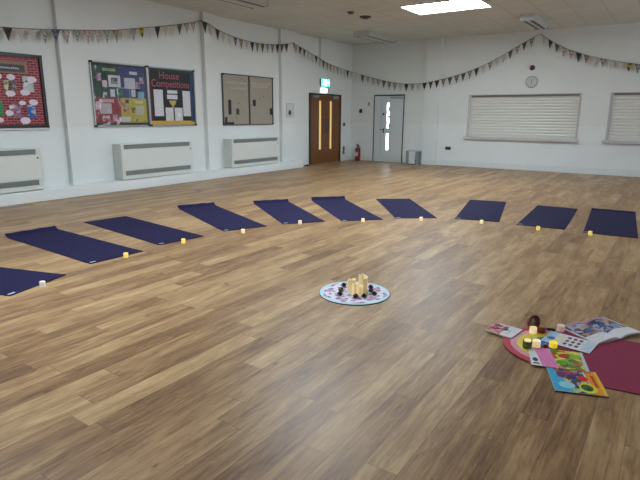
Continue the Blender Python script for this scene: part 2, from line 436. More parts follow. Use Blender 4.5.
# ------------------------------------------------------------------ noticeboards
ALU = mat('aluminium_frame', (176, 180, 182), .3, metal=.7)
BLKF = mat('black_board_frame', (20, 20, 22), .4)
def sheets(parent, name, items, z=.03):
    """each item: (u0,u1,v0,v1,material) a pinned sheet of its own"""
    for i, it in enumerate(items):
        u0, u1, v0, v1, m_ = it[:5]
        nm = it[5] if len(it) > 5 else name
        b = MB()
        if nm == 'speech_bubble':
            b.disc((u0 + u1) / 2, (v0 + v1) / 2, (u1 - u0) / 2, (v1 - v0) / 2, z + .004, z + .006); b.prism([((u0 * .7 + u1 * .3), v0 + .01), ((u0 + u1) / 2, v0 + .01), ((u0 * .9 + u1 * .1), v0 - .02)], z + .004, z + .0055)
        else: b.box(u0, u1, v0, v1, z + .001 * (i % 3), z + .001 * (i % 3) + .002)
        b.build(nm, m_, parent)
def frame(parent, w, h, m_, t=.03, d=.045):
    MB().box(0, t, 0, h, 0, d).box(w - t, w, 0, h, 0, d).box(t, w - t, 0, t, 0, d).box(t, w - t, h - t, h, 0, d).build('frame', m_, parent, bevel=.004)
    for x, y in ((0, 0), (w, 0), (0, h), (w, h)):
        MB().box(max(0, x - .04), max(.04, x), max(0, y - .04), max(.04, y), 0, d + .006).build('corner_cap', BLACK, parent)

PAPER = printed_lines('paper_white', (214, 214, 220), (150, 150, 165))
PAP2 = mat('plain_paper', (206, 208, 216), .5, var=.05)
PINKP = art('pink_photo', [(190, 140, 160), (150, 110, 130), (210, 180, 190), (110, 90, 110)], 25)
GREYP = art('grey_photo', [(90, 90, 100), (150, 150, 150), (60, 60, 70), (190, 190, 190)], 22)
# board 1: red brick paper, speech bubbles
bw = 1.30; u0b = 4.965 - bw; z0b = 1.215
t = thing('noticeboard', 'noticeboard with red brick paper and white speech bubbles at left edge', 'noticeboard', (XW, u0b, z0b), LEFT)
frame(t, bw, 1.19, BLKF, .055)
MB().box(.03, bw - .03, .03, 1.16, .004, .02).build('backing', brick_paper(), t)
MB().box(-.01, bw + .01, -.03, 0, 0, .03).build('ledge', ALU, t)
Q = lambda y, z: (y - u0b, z - z0b)
def el(y, z, ry, rz): a, c = Q(y, z); return (a - ry, a + ry, c - rz, c + rz, mat('bubble_white', (222, 210, 222), .5), 'speech_bubble')
sheets(t, 'paper', [el(*q) for q in [(4.424, 2.025, .067, .046), (4.755, 2.005, .083, .048), (4.235, 2.03, .05, .046), (4.388, 1.767, .078, .047), (4.622, 1.791, .082, .048), (4.56, 1.622, .057, .037), (4.742, 1.635, .075, .049), (4.332, 1.458, .062, .047), (4.369, 1.554, .035, .032), (4.574, 1.337, .082, .057), (4.17, 1.348, .06, .04), (4.1, 2.0, .06, .045), (3.95, 1.75, .07, .045), (3.85, 1.4, .07, .045)]])
def rc(y0, y1, z0, z1, m_, nm='paper'): a, c = Q(y0, z0); d_, e = Q(y1, z1); return (a, d_, c, e, m_, nm)
sheets(t, 'paper', [
    rc(4.305, 4.375, 1.81, 1.975, art('pale_green_picture', [(170, 175, 130), (120, 120, 90), (200, 190, 150), (90, 80, 60)], 25)),
    rc(4.40, 4.49, 1.81, 1.98, art('dark_picture', [(90, 70, 85), (60, 50, 60), (130, 120, 130), (150, 140, 120)], 25)),
    rc(4.60, 4.78, 1.80, 2.05, art('white_picture', [(200, 200, 205), (180, 185, 190), (190, 190, 200), (215, 215, 218), (30, 30, 36), (150, 170, 165)], 16)),
    rc(4.13, 4.245, 1.41, 1.63, mat('green_picture', (30, 130, 70), .5, var=.2)),
    rc(4.385, 4.525, 1.38, 1.615, art('purple_picture', [(130, 90, 130), (160, 110, 130), (90, 80, 110), (170, 60, 80), (190, 160, 180)], 22)),
    rc(4.625, 4.76, 1.38, 1.59, art('blue_picture', [(40, 90, 170), (150, 170, 205), (30, 80, 160), (170, 165, 190)], 14)),
    rc(3.8, 3.95, 1.85, 2.05, GREYP), rc(3.95, 4.08, 1.4, 1.62, PINKP)])
sheets(t, 'sign', [rc(3.95, 4.705, 2.085, 2.285, mat('tan_border', (150, 112, 96), .6), 'sign_border')], .028)
sheets(t, 'sign', [rc(4.0, 4.66, 2.11, 2.225, mat('slate_sign', (70, 74, 78), .6), 'title_sign')], .031)
b = MB(); r_ = random.Random(3); x = 4.17
while x < 4.55:
    w_ = r_.uniform(.012, .03); a, c = Q(x, 2.165); b.box(a, a + w_, c - .010, c + r_.uniform(.008, .018), .034, .035); x += w_ + (.008 if r_.random() > .15 else .05)
b.build('faint_lettering', mat('chalk', (190, 190, 190), .6), t)['kind'] = 'stuff'

# boards 2a / 2b share one double frame
t = thing('noticeboard', 'noticeboard quartered in green, blue, red and yellow left of the house competitions panel', 'noticeboard', (XW, 5.845, 1.21), LEFT)
w2, h2 = 1.255, 1.2
frame(t, w2, h2, ALU, .022)
MB().box(.03, w2 - .03, .03, h2 - .03, .004, .012).build('backing', mat('black_backing', (18, 18, 24), .5), t)
G4 = [(.05, .60, .55, 1.14, (12, 62, 44)), (.60, 1.2, .55, 1.14, (20, 30, 112)), (.05, .60, .08, .55, (150, 20, 38)), (.60, 1.2, .08, .55, (196, 178, 34))]
for (a, c, d_, e, rgb), nm in zip(G4, ('green', 'blue', 'red', 'yellow')):
    MB().box(a, c, d_, e, .012, .016).build('colour_quarter', mat(nm + '_sugar_paper', rgb, .6, var=.12), t)
U = lambda u: .03 + u * (w2 - .06)
V = lambda v: h2 - .03 - v * (h2 - .06)
def it(u0, v0, u1, v1, m_, nm='paper'): return (U(u0), U(u1), V(v1), V(v0), m_, nm)
sheets(t, 'paper', [
    it(.19, .075, .42, .12, mat('pale_green_label', (150, 170, 140), .5)), it(.28, .18, .5, .37, PAPER), it(.33, .22, .45, .32, GREYP), it(.08, .16, .16, .28, PINKP), it(.17, .27, .25, .38, PINKP),
    it(.30, .41, .38, .53, PAP2), it(.16, .46, .24, .56, GREYP), it(.68, .10, .83, .15, PAP2), it(.57, .21, .78, .39, PAPER), it(.87, .18, .95, .29, PINKP), it(.79, .27, .87, .38, PINKP),
    it(.69, .40, .77, .52, PAP2), it(.82, .43, .94, .55, mat('pale_blue_sheet', (140, 180, 200), .5)), it(.09, .57, .35, .625, mat('pink_label', (205, 160, 165), .5)),
    it(.09, .64, .30, .81, printed_lines('pink_paper', (205, 190, 195), (160, 140, 150))), it(.12, .84, .26, .93, art('red_white_picture', [(150, 30, 40), (200, 180, 185), (160, 60, 70)], 25)), it(.31, .82, .39, .93, PINKP),
    it(.75, .58, .91, .63, mat('cream_label', (214, 204, 150), .5)), it(.74, .67, .92, .82, printed_lines('cream_paper', (200, 196, 170), (140, 140, 120))), it(.56, .57, .63, .63, BLACK), it(.67, .69, .75, .79, art('green_yellow_picture', [(60, 80, 40), (180, 170, 50), (90, 100, 50)], 25)),
    it(.68, .84, .78, .94, art('yellow_picture', [(200, 160, 60), (190, 180, 90), (120, 90, 50)], 25)), it(.84, .86, .94, .94, art('yellow_picture', [], 25)), it(.43, .86, .64, .94, PAP2), it(.52, .68, .62, .82, art('brown_pink_picture', [(180, 120, 100), (200, 150, 90), (140, 60, 60), (210, 170, 60)], 20)),
], .017)
# the pale outlined shield in the middle
def outline(pts, wd, z, m_, nm, parent):
    b = MB(); n = len(pts)
    for i in range(n):
        p, q = Vector(pts[i]), Vector(pts[(i + 1) % n]); d_ = (q - p); l_ = d_.length; a = math.atan2(d_.y, d_.x)
        b.box(0, l_, -wd / 2, wd / 2, z, z + .002, 0, Matrix.Translation((p.x, p.y, 0)) @ Matrix.Rotation(a, 4, 'Z'))
    b.build(nm, m_, parent)
shield = [(U(.43), V(.42)), (U(.46), V(.38)), (U(.63), V(.38)), (U(.66), V(.42)), (U(.66), V(.58)), (U(.61), V(.68)), (U(.545), V(.73)), (U(.48), V(.68)), (U(.43), V(.58))]
outline(shield, .012, .021, mat('pale_shield_line', (150, 175, 190), .4), 'shield_outline', t)
b = MB(); b.box(U(.46), U(.54), V(.52), V(.42), .0205, .022); b.build('green_crest', mat('bright_green', (20, 100, 50), .5), t)
b = MB(); b.disc(U(.47), V(.64), .05, .05, .0205, .0215); b.disc(U(.53), V(.66), .03, .04, .0215, .022); b.build('pink_crest', mat('dusty_pink', (190, 90, 110), .5), t)
GLS = bpy.data.materials.new('board_glazing'); GLS.use_nodes = True
_N = GLS.node_tree.nodes; _L = GLS.node_tree.links
_t = _N.new('ShaderNodeBsdfTransparent'); _g = _N.new('ShaderNodeBsdfGlossy'); _g.inputs['Roughness'].default_value = .03
_f = _N.new('ShaderNodeFresnel'); _f.inputs['IOR'].default_value = 1.45; _m = _N.new('ShaderNodeMixShader')
_no = _N.new('ShaderNodeTexNoise'); _no.inputs['Scale'].default_value = 2.5; _tc = _N.new('ShaderNodeTexCoord'); _L.new(_tc.outputs['Object'], _no.inputs['Vector'])
_b = _N.new('ShaderNodeBump'); _b.inputs['Strength'].default_value = .5; _b.inputs['Distance'].default_value = .05; _L.new(_no.outputs['Fac'], _b.inputs['Height']); _L.new(_b.outputs[0], _g.inputs['Normal'])
_L.new(_f.outputs[0], _m.inputs[0]); _L.new(_t.outputs[0], _m.inputs[1]); _L.new(_g.outputs[0], _m.inputs[2]); _L.new(_m.outputs[0], _N['Material Output'].inputs['Surface'])
MB().box(.03, w2 - .03, .03, h2 - .03, .036, .039).build('glazing', GLS, t)

t = thing('noticeboard', 'black house competitions noticeboard with white sheets and yellow bottom strip', 'noticeboard', (XW, 5.845 + w2 + .004, 1.21), LEFT)
frame(t, w2, h2, ALU, .022)
MB().box(.03, w2 - .03, .03, h2 - .03, .004, .012).build('backing', MATS['black_backing'], t)
MB().box(.035, w2 - .035, 1.13, 1.165, .012, .02).build('border_strip', mat('dark_green_border', (16, 56, 48), .5), t)
MB().box(1.13, w2 - .035, .09, 1.13, .012, .02).build('border_strip', mat('blue_border', (24, 62, 100), .5), t)
MB().box(.035, w2 - .035, .035, .11, .012, .02).build('border_strip', mat('gold_border', (200, 160, 44), .5), t)
MB().box(.035, .08, .11, 1.13, .012, .02).build('border_strip', mat('maroon_border', (96, 20, 34), .5), t)
LET = mat('pink_red_letters', (160, 84, 98), .5)
text_mesh('House', .205, t, (.56, 1.03, .022), LET)
text_mesh('Competitions', .205, t, (.60, .865, .022), LET, sx=.90)
sheets(t, 'paper', [it(.09, .375, .285, .845, PAPER), it(.73, .375, .91, .845, PAPER), it(.385, .375, .61, .435, PAP2), it(.375, .455, .61, .535, PAPER), it(.325, .69, .50, .93, PAPER), it(.53, .69, .71, .93, PAPER)], .017)
b = MB(); b.prism([(U(.42), V(.56)), (U(.58), V(.56)), (U(.56), V(.62)), (U(.515), V(.655)), (U(.515), V(.675)), (U(.55), V(.685)), (U(.45), V(.685)), (U(.485), V(.675)), (U(.485), V(.655)), (U(.44), V(.62))], .016, .02)
b.build('trophy_picture', mat('gold_paper', (190, 165, 100), .5), t)
MB().disc(U(.63), V(.82), .035, .05, .0205, .0215).build('badge', mat('white_badge', (226, 228, 230), .4), t)

# board 3: cork board in two bays
t = thing('noticeboard', 'nearly empty beige cork noticeboard in two bays beside the brown door', 'noticeboard', (XW, 9.225, 1.205), LEFT)
w3, h3 = 1.87, 1.2
THIN = mat('slim_dark_frame', (86, 88, 92), .35, metal=.5)
frame(t, w3, h3, THIN, .02)
MB().box(.02, w3 - .02, .02, h3 - .02, .004, .02).build('cork_panel', art('beige_hessian', [(158, 150, 138), (164, 156, 144), (153, 145, 134), (160, 151, 138)], 60, .8), t)
MB().box(.92, .955, .02, h3 - .02, .02, .045).build('centre_mullion', THIN, t)
w2_, h2_ = w3, h3
U3 = lambda u: u * w3
V3 = lambda v: h3 - v * h3
def i3(u0, v0, u1, v1, m_, nm='paper'): return (U3(u0), U3(u1), V3(v1), V3(v0), m_, nm)
NAVY = mat('navy_card', (24, 24, 44), .5); DGRN = mat('dark_olive_card', (50, 52, 44), .5)
sheets(t, 'card', [i3(.10, .50, .155, .79, NAVY, 'card'), i3(.245, .67, .30, .79, DGRN, 'card'), i3(.03, .84, .075, .985, NAVY, 'card'), i3(.03, .94, .20, .985, NAVY, 'card'), i3(.575, .48, .635, .61, NAVY, 'card'), i3(.93, .65, .985, .79, NAVY, 'card')], .02)
b = MB(); r_ = random.Random(5)
for row, (u0, u1, v_) in enumerate(((.09, .45, .16), (.16, .44, .26), (.56, .95, .14), (.56, .9, .2))):
    u_ = u0
    while u_ < u1:
        b.box(U3(u_), U3(u_ + .018), V3(v_) - .03, V3(v_) + r_.uniform(.0, .03), .02, .022); u_ += .034
b.build('faint_lettering', mat('pale_lettering', (186, 174, 164), .6), t)['kind'] = 'stuff'
b = MB()
for u_, v_ in ((.36, .08), (.30, .56), (.42, .12), (.8, .4), (.72, .46), (.25, .85)): b.disc(U3(u_), V3(v_), .012, .012, .02, .028)
b.build('pin', NAVY, t)

# ------------------------------------------------------------------ small wall fittings
EXG = mat('exit_sign_green', (40, 200, 170), .4, emit=(60, 240, 215), es=3.0)
EXW = mat('exit_pictogram', (235, 255, 250), .4, emit=(215, 255, 250), es=4.5)
t = thing('exit_sign', 'illuminated green running man exit sign above the brown double door', 'exit sign', (XW, 13.32, 2.10), LEFT)
MB().box(.02, .46, .20, .42, 0, .06).build('sign_body', mat('exit_body', (90, 130, 120), .5), t)
MB().box(.03, .45, .21, .41, .06, .066).build('sign_face', EXG, t)
b = MB()  # running man, door and arrow
b.disc(.15, .375, .018, .018, .066, .069); b.prism([(.12, .355), (.165, .36), (.175, .30), (.135, .295)], .066, .069)
b.prism([(.14, .30), (.165, .30), (.19, .23), (.17, .23)], .066, .069); b.prism([(.135, .30), (.155, .29), (.10, .245), (.085, .26)], .066, .069)
b.prism([(.16, .35), (.215, .325), (.21, .312), (.16, .33)], .066, .069); b.box(.24, .30, .22, .40, .066, .069)
b.prism([(.33, .30), (.33, .325), (.38, .325), (.38, .355), (.43, .3125), (.38, .27), (.38, .30)], .066, .069)
b.build('pictogram', EXW, t)
MB().box(.08, .36, .02, .15, 0, .05).build('lower_lamp', mat('exit_lamp_white', (230, 245, 245), .4, emit=(225, 250, 250), es=1.6), t)

t = thing('notice', 'small white framed notice with dark symbol on pilaster left of brown door', 'notice', (XW + .1, 11.57, 1.40), LEFT)
MB().box(0, .32, 0, .36, 0, .012).build('sheet', mat('notice_white', (200, 206, 204), .5), t)
MB().disc(.15, .12, .06, .07, .012, .02).build('symbol', DARKG, t)
outline([(0, 0), (.32, 0), (.32, .36), (0, .36)], .012, .012, mat('notice_edge', (160, 168, 168), .5), 'border', t)

def small_plate(name, label, cat, loc, rot, w, h, m_, extra=None, d=.02):
    t = thing(name, label, cat, loc, rot)
    MB().box(-w / 2, w / 2, -h / 2, h / 2, 0, d).build('plate', m_, t, bevel=.002)
    if extra: extra(t, d)
    return t
PLATE = mat('plate_grey', (120, 124, 122), .4); PLW = mat('plate_white', (210, 214, 212), .4)
def rocker(t, d): MB().box(-.018, .018, -.028, .028, d, d + .012).build('rocker', BLACK, t)
small_plate('light_switch', 'grey light switch at hand height between brown door and room corner', 'switch', (XW, 14.74, 1.17), LEFT, .13, .11, PLATE, rocker)
def slot(t, d):
    MB().box(-.025, .025, -.1, .1, d, d + .01).build('inner_panel', DARKG, t)
small_plate('socket_column', 'narrow grey socket strip low on wall right of brown door', 'socket', (XW, 14.74, .34), LEFT, .10, .26, PLATE, slot)
def knob(t, d): MB().disc(0, 0, .03, .03, d, d + .03).build('knob', BLACK, t)
small_plate('thermostat', 'small black control on the wall left of the white door', 'thermostat', (-8.76, YB, 1.60), BACK, .09, .12, BLACK, knob, .03)
def dot(t, d): MB().disc(0, 0, .02, .02, d, d + .01).build('button', PLATE, t)
small_plate('door_sensor', 'pale small sensor box just left of the white door top', 'sensor', (-8.47, YB, 1.82), BACK, .07, .12, mat('plate_pale', (178, 182, 180), .4), dot, .02)
def socks(t, d):
    for x in (-.045, .045): MB().box(x - .028, x + .028, -.02, .02, d, d + .006).build('outlet', BLACK, t)
small_plate('wall_socket', 'dark grey double wall socket below and left of the large hatch', 'socket', (-5.72, YB, .515), BACK, .17, .09, DARKG, socks, .015)

# clock and alarm bell
t = thing('wall_clock', 'round white wall clock with silver rim above the large hatch', 'clock', (-3.50, YB, 2.355), BACK)
MB().lathe([(.15, 0), (.158, .02), (.15, .045), (.138, .045), (.136, .03)], 32).build('rim', mat('clock_rim', (186, 188, 186), .25, metal=.6), t, smooth=True)
f_ = MB().disc(0, 0, .137, .137, .028, .033, n=32).build('dial', mat('clock_dial', (186, 190, 188), .5), t)
b = MB()
for i in range(12):
    b.box(-.004, .004, .105, .128, .033, .035, 0, Matrix.Rotation(i * PI / 6, 4, 'Z'))
b.build('hour_marks', BLACK, f_)
MB().box(-.006, .006, -.02, .075, .035, .038, 0, Matrix.Rotation(.05, 4, 'Z')).build('hour_hand', BLACK, t)
MB().box(-.005, .005, -.02, .11, .039, .042, 0, Matrix.Rotation(PI - .1, 4, 'Z')).build('minute_hand', BLACK, t)
t = thing('alarm_bell', 'small dark red round alarm on the wall above the clock', 'alarm', (-3.52, YB, 2.72), BACK)
MB().lathe([(.062, 0), (.066, .02), (.06, .05), (.04, .07), (.015, .075)], 24).build('dome', mat('dark_red_plastic', (84, 18, 22), .4), t, smooth=True)
MB().disc(0, 0, .07, .07, 0, .012, n=24).build('base_plate', mat('bell_base', (60, 20, 22), .5), t)

# doorstop
t = thing('doorstop', 'black doorstop on the floor between plinth end and brown door', 'doorstop', (-8.97, 12.42, 0), (0, 0, 0))
MB().prism([(-.07, 0), (.07, 0), (.07, .05), (-.05, .02)], -.03, .03, 0, Matrix.Rotation(PI / 2, 4, 'X')).build('wedge', BLACK, t)
MB().disc(.045, 0, .015, .015, .03, .06).build('grip', DARKG, t)

# fire extinguisher
t = thing('fire_extinguisher', 'red fire extinguisher standing on the floor in the far room corner', 'fire extinguisher', (-8.75, 15.03, 0))
EXR = mat('extinguisher_red', (120, 22, 28), .3)
MB().lathe([(.07, .0), (.083, .01), (.085, .04), (.085, .36), (.075, .40), (.045, .43), (.025, .44), (.022, .46)], 24).build('cylinder', EXR, t, smooth=True)
MB().box(-.055, .055, -.088, -.083, .16, .28).build('instruction_label', mat('label_cream', (205, 195, 185), .5), t)
MB().lathe([(.028, .455), (.03, .47), (.03, .50), (.02, .51)], 16).build('valve', BLACK, t)
b = MB(); b.box(-.015, .015, -.12, .03, .505, .515); b.box(-.015, .015, -.11, .02, .53, .54); b.box(-.012, .012, -.01, .03, .505, .54); b.build('lever', BLACK, t)
MB().tube([(.03, 0, .49), (.08, -.01, .47), (.105, -.02, .38), (.10, -.02, .22), (.098, -.02, .13)], .012, 8).build('hose', BLACK, t, smooth=True)

# grey folding stool beside the white door
t = thing('step_stool', 'grey metal box stool on the floor right of the white door', 'stool', (-6.70, 14.93, 0))
SG = mat('stool_pale_panel', (206, 212, 222), .4); SD = mat('stool_grey', (130, 142, 148), .45)
MB().box(-.2, .2, -.14, .14, .40, .425).build('top_panel', mat('stool_top', (180, 186, 190), .4), t, bevel=.006)
MB().box(-.09, .1, -.145, -.125, .03, .40).build('front_panel', SG, t)
for x in (-.2, .13):
    MB().box(x, x + .07, -.14, -.10, 0, .40).build('leg', SD, t)
    MB().box(x, x + .07, .10, .14, 0, .40).build('leg', SD, t)
MB().box(-.14, .14, -.12, .12, .10, .125).build('lower_shelf', SD, t)

# ------------------------------------------------------------------ ceiling lights
LPAN = mat('lit_diffuser', (235, 245, 250), .4, emit=(228, 241, 248), es=1)
PE = 26.0
LPAN.node_tree.nodes['Principled BSDF'].inputs['Emission Strength'].default_value = PE
for i, (x0, x1, y0, y1) in enumerate(PANELS):
    t = thing('ceiling_light', ['bright recessed white ceiling light panel at the top of the photo', 'recessed ceiling light panel over the room middle, outside the photo', 'recessed ceiling light panel nearest the camera, outside the photo'][i], 'ceiling light', ((x0 + x1) / 2, (y0 + y1) / 2, H))
    w, d_ = (x1 - x0) / 2, (y1 - y0) / 2
    b = MB(); f = .02
    b.box(-w, w, -d_, -d_ + f, -.008, .08); b.box(-w, w, d_ - f, d_, -.008, .08); b.box(-w, -w + f, -d_ + f, d_ - f, -.008, .08); b.box(w - f, w, -d_ + f, d_ - f, -.008, .08)
    b.build('frame', mat('light_frame', (190, 192, 192), .4), t)
    MB().box(-w + f, w - f, -d_ + f, d_ - f, .01, .03).build('diffuser', LPAN, t)
    MB().box(-w + f, w - f, -d_ + f, d_ - f, .07, .08).build('housing', mat('light_frame', (190, 192, 192)), t)

LB = mat('luminaire_body', (176, 178, 176), .4); LD = mat('luminaire_dark_slot', (70, 70, 68), .5); LC = mat('luminaire_cover', (188, 190, 190), .35)
def luminaire(x, y, w, l, label, rz=0):
    t = thing('surface_luminaire', label, 'light fitting', (x, y, H), (0, 0, rz), 'unlit surface luminaires on the ceiling')
    d_ = .13; a = w / 2; b_ = a - .05
    MB().prism([(-a, 0), (a, 0), (a, -.05), (b_, -d_), (-b_, -d_), (-a, -.05)], -l / 2, l / 2, 0, Matrix.Rotation(PI / 2, 4, 'X')).build('body', LB, t)
    for s in (-1, 1):
        x0, x1 = sorted((s * b_, s * (b_ - .07)))
        MB().box(x0, x1, -l / 2 + .03, l / 2 - .03, -d_ - .004, -d_).build('louvre_slot', LD, t)
        MB().box(-a - .004, a + .004, s * l / 2 - .012, s * l / 2 + .012, -d_ - .006, 0).build('end_cap', mat('end_cap_grey', (184, 188, 190), .4), t)
    MB().prism([(-b_ + .075, 0), (b_ - .075, 0), (b_ - .1, -.02), (-b_ + .1, -.02)], -l / 2 + .03, l / 2 - .03, 0, Matrix.Translation((0, 0, -d_)) @ Matrix.Rotation(PI / 2, 4, 'X')).build('diffuser_cover', LC, t)
luminaire(-7.24, 7.66, .44, 1.6, 'long grey unlit luminaire cut off by the top edge of the photo')
luminaire(-7.42, 13.62, .46, 1.65, 'long grey unlit luminaire on the ceiling above the far left corner')
luminaire(-3.15, 13.43, .31, 1.45, 'grey box luminaire on the ceiling above the bunting peak and clock')
b = MB()
t = thing('ceiling_vent', 'larger dark oval vent in the ceiling left of the lit panel', 'vent', (-6.31, 11.05, H))
MB().lathe([(.13, 0), (.13, -.02), (.10, -.035), (.0001, -.035)], 24).build('rim', LD, t)
MB().disc(0, 0, .06, .06, -.05, -.035).build('centre', BLACK, t)
t = thing('ceiling_vent', 'smaller dark detector in the ceiling behind the larger dark vent', 'vent', (-6.31, 10.40, H))
MB().lathe([(.075, 0), (.075, -.02), (.05, -.04), (.0001, -.04)], 24).build('rim', LD, t)
MB().disc(0, 0, .03, .03, -.05, -.04).build('centre', BLACK, t)

# ------------------------------------------------------------------ bunting
def fl(name, cols, scale=30): return art(name, cols, scale, .8)
FL = {
 'cream': fl('flag_cream', [(196, 192, 184), (188, 184, 174), (168, 162, 154), (190, 186, 178)], 45),
 'pink': fl('flag_pink', [(184, 166, 162), (150, 120, 118), (194, 184, 178), (130, 100, 100)], 40),
 'grey': fl('flag_grey', [(150, 150, 146), (90, 90, 92), (172, 172, 166), (120, 120, 118)], 40),
 'dark': fl('flag_dark', [(34, 34, 38), (50, 48, 54), (26, 26, 28), (90, 88, 90)], 50),
 'green': fl('flag_green', [(56, 72, 60), (90, 104, 90), (40, 52, 46), (120, 124, 110)], 40),
 'blue': fl('flag_blue', [(60, 84, 104), (40, 56, 74), (130, 130, 120), (50, 70, 92)], 30),
 'brown': fl('flag_brown', [(150, 124, 104), (110, 84, 70), (172, 152, 132), (84, 60, 52)], 40),
 'yellow': fl('flag_yellow', [(180, 160, 30), (170, 150, 40), (60, 54, 20), (190, 172, 50)], 18),
 'red': fl('flag_dark_red', [(90, 34, 36), (60, 28, 30), (130, 90, 86), (70, 30, 34)], 40),
}
CORD = mat('bunting_cord', (92, 62, 62), .7)
seq = ['cream', 'grey', 'cream', 'pink', 'grey', 'cream', 'brown', 'grey', 'pink', 'cream', 'green', 'cream']
def bunting(pts, label, special, step=.197, s0=.1, base='mix', seed=1):
    """pts: points of the cord in the room; special: {flag index: colour}"""
    r_ = random.Random(seed)
    P = [Vector(p) for p in pts]
    P[0] = P[0] + (P[1] - P[0]).normalized() * .03; P[-1] = P[-1] + (P[-2] - P[-1]).normalized() * .03
    # smooth the sag
    Q_ = []
    for i in range(len(P) - 1):
        p0 = P[max(i - 1, 0)]; p1 = P[i]; p2 = P[i + 1]; p3 = P[min(i + 2, len(P) - 1)]
        for k in range(5):
            t_ = k / 5
            Q_.append(.5 * ((2 * p1) + (-p0 + p2) * t_ + (2 * p0 - 5 * p1 + 4 * p2 - p3) * t_ ** 2 + (-p0 + 3 * p1 - 3 * p2 + p3) * t_ ** 3))
    Q_.append(P[-1])
    t = thing('bunting', label, 'bunting', P[0], (0, 0, 0), 'swags of fabric bunting along the walls')
    O = P[0]
    MB().tube([q - O for q in Q_], .007, 6).build('cord', CORD, t)
    MB().lathe([(.014, -.02), (.016, 0), (.012, .02)], 10).build('fixing', BLACK, t)
    cum = [0]
    for a, b_ in zip(Q_, Q_[1:]): cum.append(cum[-1] + (b_ - a).length)
    s = s0; n = 0
    while s < cum[-1] - .1:
        j = max(i for i in range(len(cum)) if cum[i] <= s); a, b_ = Q_[j], Q_[min(j + 1, len(Q_) - 1)]
        f = (s - cum[j]) / max(1e-6, cum[j + 1] - cum[j]); c = a.lerp(b_, f)
        d_ = (b_ - a).normalized(); dh = Vector((d_.x, d_.y, 0)).normalized(); out = Vector((-dh.y, dh.x, 0))
        hw = r_.uniform(.068, .08); hh = r_.uniform(.20, .24)
        key = special.get(n, seq[(n * 5 + seed * 3) % len(seq)] if r_.random() < .88 else r_.choice(['dark', 'green', 'brown', 'blue']))
        b2 = MB(); tw = r_.uniform(-.012, .012)
        tl = -d_ * hw; tr = d_ * hw; dn = Vector((0, 0, -hh)) + out * tw
        vs = [b2.bm.verts.new(v) for v in (tl + out * .0015, tr + out * .0015, dn + out * .0015, tl - out * .0015, tr - out * .0015, dn - out * .0015)]
        for fc in ((0, 1, 2), (3, 5, 4), (0, 3, 4, 1), (1, 4, 5, 2), (2, 5, 3, 0)): b2._f([vs[k] for k in fc], 0)
        b2.build('flag', FL[key], t, loc=c - O)
        s += step; n += 1
    return t
XS = -8.985
bunting([(XS, y, z) for y, z in ((3.3, 2.74), (3.8, 2.745), (4.307, 2.76), (4.772, 2.791), (5.108, 2.826), (5.558, 2.876), (5.846, 2.907), (6.425, 2.986), (6.923, 3.086), (7.669, 3.231), (8.272, 3.372), (8.505, 3.445))],
        'bunting swag over the noticeboards from the left edge to the pilaster', {5: 'dark', 9: 'blue', 10: 'pink', 11: 'grey', 18: 'yellow', 20: 'dark', 19: 'cream', 22: 'cream'}, seed=1)
bunting([(XS, y, z) for y, z in ((8.505, 3.445), (8.74, 3.416), (9.104, 3.306), (9.761, 3.21), (10.486, 3.187), (11.285, 3.249), (11.847, 3.348))],
        'bunting swag above the beige cork board between two pilasters', {0: 'dark', 2: 'dark', 4: 'cream', 5: 'blue', 6: 'brown', 8: 'dark', 9: 'brown', 10: 'green', 12: 'brown', 13: 'dark', 14: 'blue', 15: 'dark', 16: 'red'}, seed=2)
bunting([(XS, 11.847, 3.348), (XS, 12.399, 3.224), (XS, 13.04, 3.082), (XS, 13.677, 2.939), (XS, 14.3, 2.875), (-8.95, 14.9, 2.80), (-8.70, 15.06, 2.72), (-8.3, 15.08, 2.61), (-7.864, 15.08, 2.508), (-7.345, 15.07, 2.42), (-6.684, 15.07, 2.395), (-6.058, 15.07, 2.482), (-5.464, 15.1, 2.614), (-4.902, 15.1, 2.794), (-4.372, 15.1, 3.031), (-3.87, 15.1, 3.307), (-3.39, 15.1, 3.546)],
        'long bunting swag passing over both doors and round the far corner', {0: 'pink', 1: 'red', 2: 'green', 14: 'dark', 25: 'dark', 28: 'dark', 30: 'dark', 36: 'dark', 32: 'green', 43: 'green', 45: 'dark'}, seed=3)
bunting([(-3.39, 15.1, 3.546), (-3.001, 15.1, 3.299), (-2.625, 15.1, 3.106), (-2.147, 15.1, 2.935), (-1.691, 15.1, 2.817), (-1.04, 15.1, 2.681), (-.5, 15.1, 2.63), (0, 15.1, 2.62)],
        'bunting swag falling from the peak above the clock to the right edge', {5: 'dark', 11: 'yellow', 13: 'dark', 12: 'grey'}, seed=4)

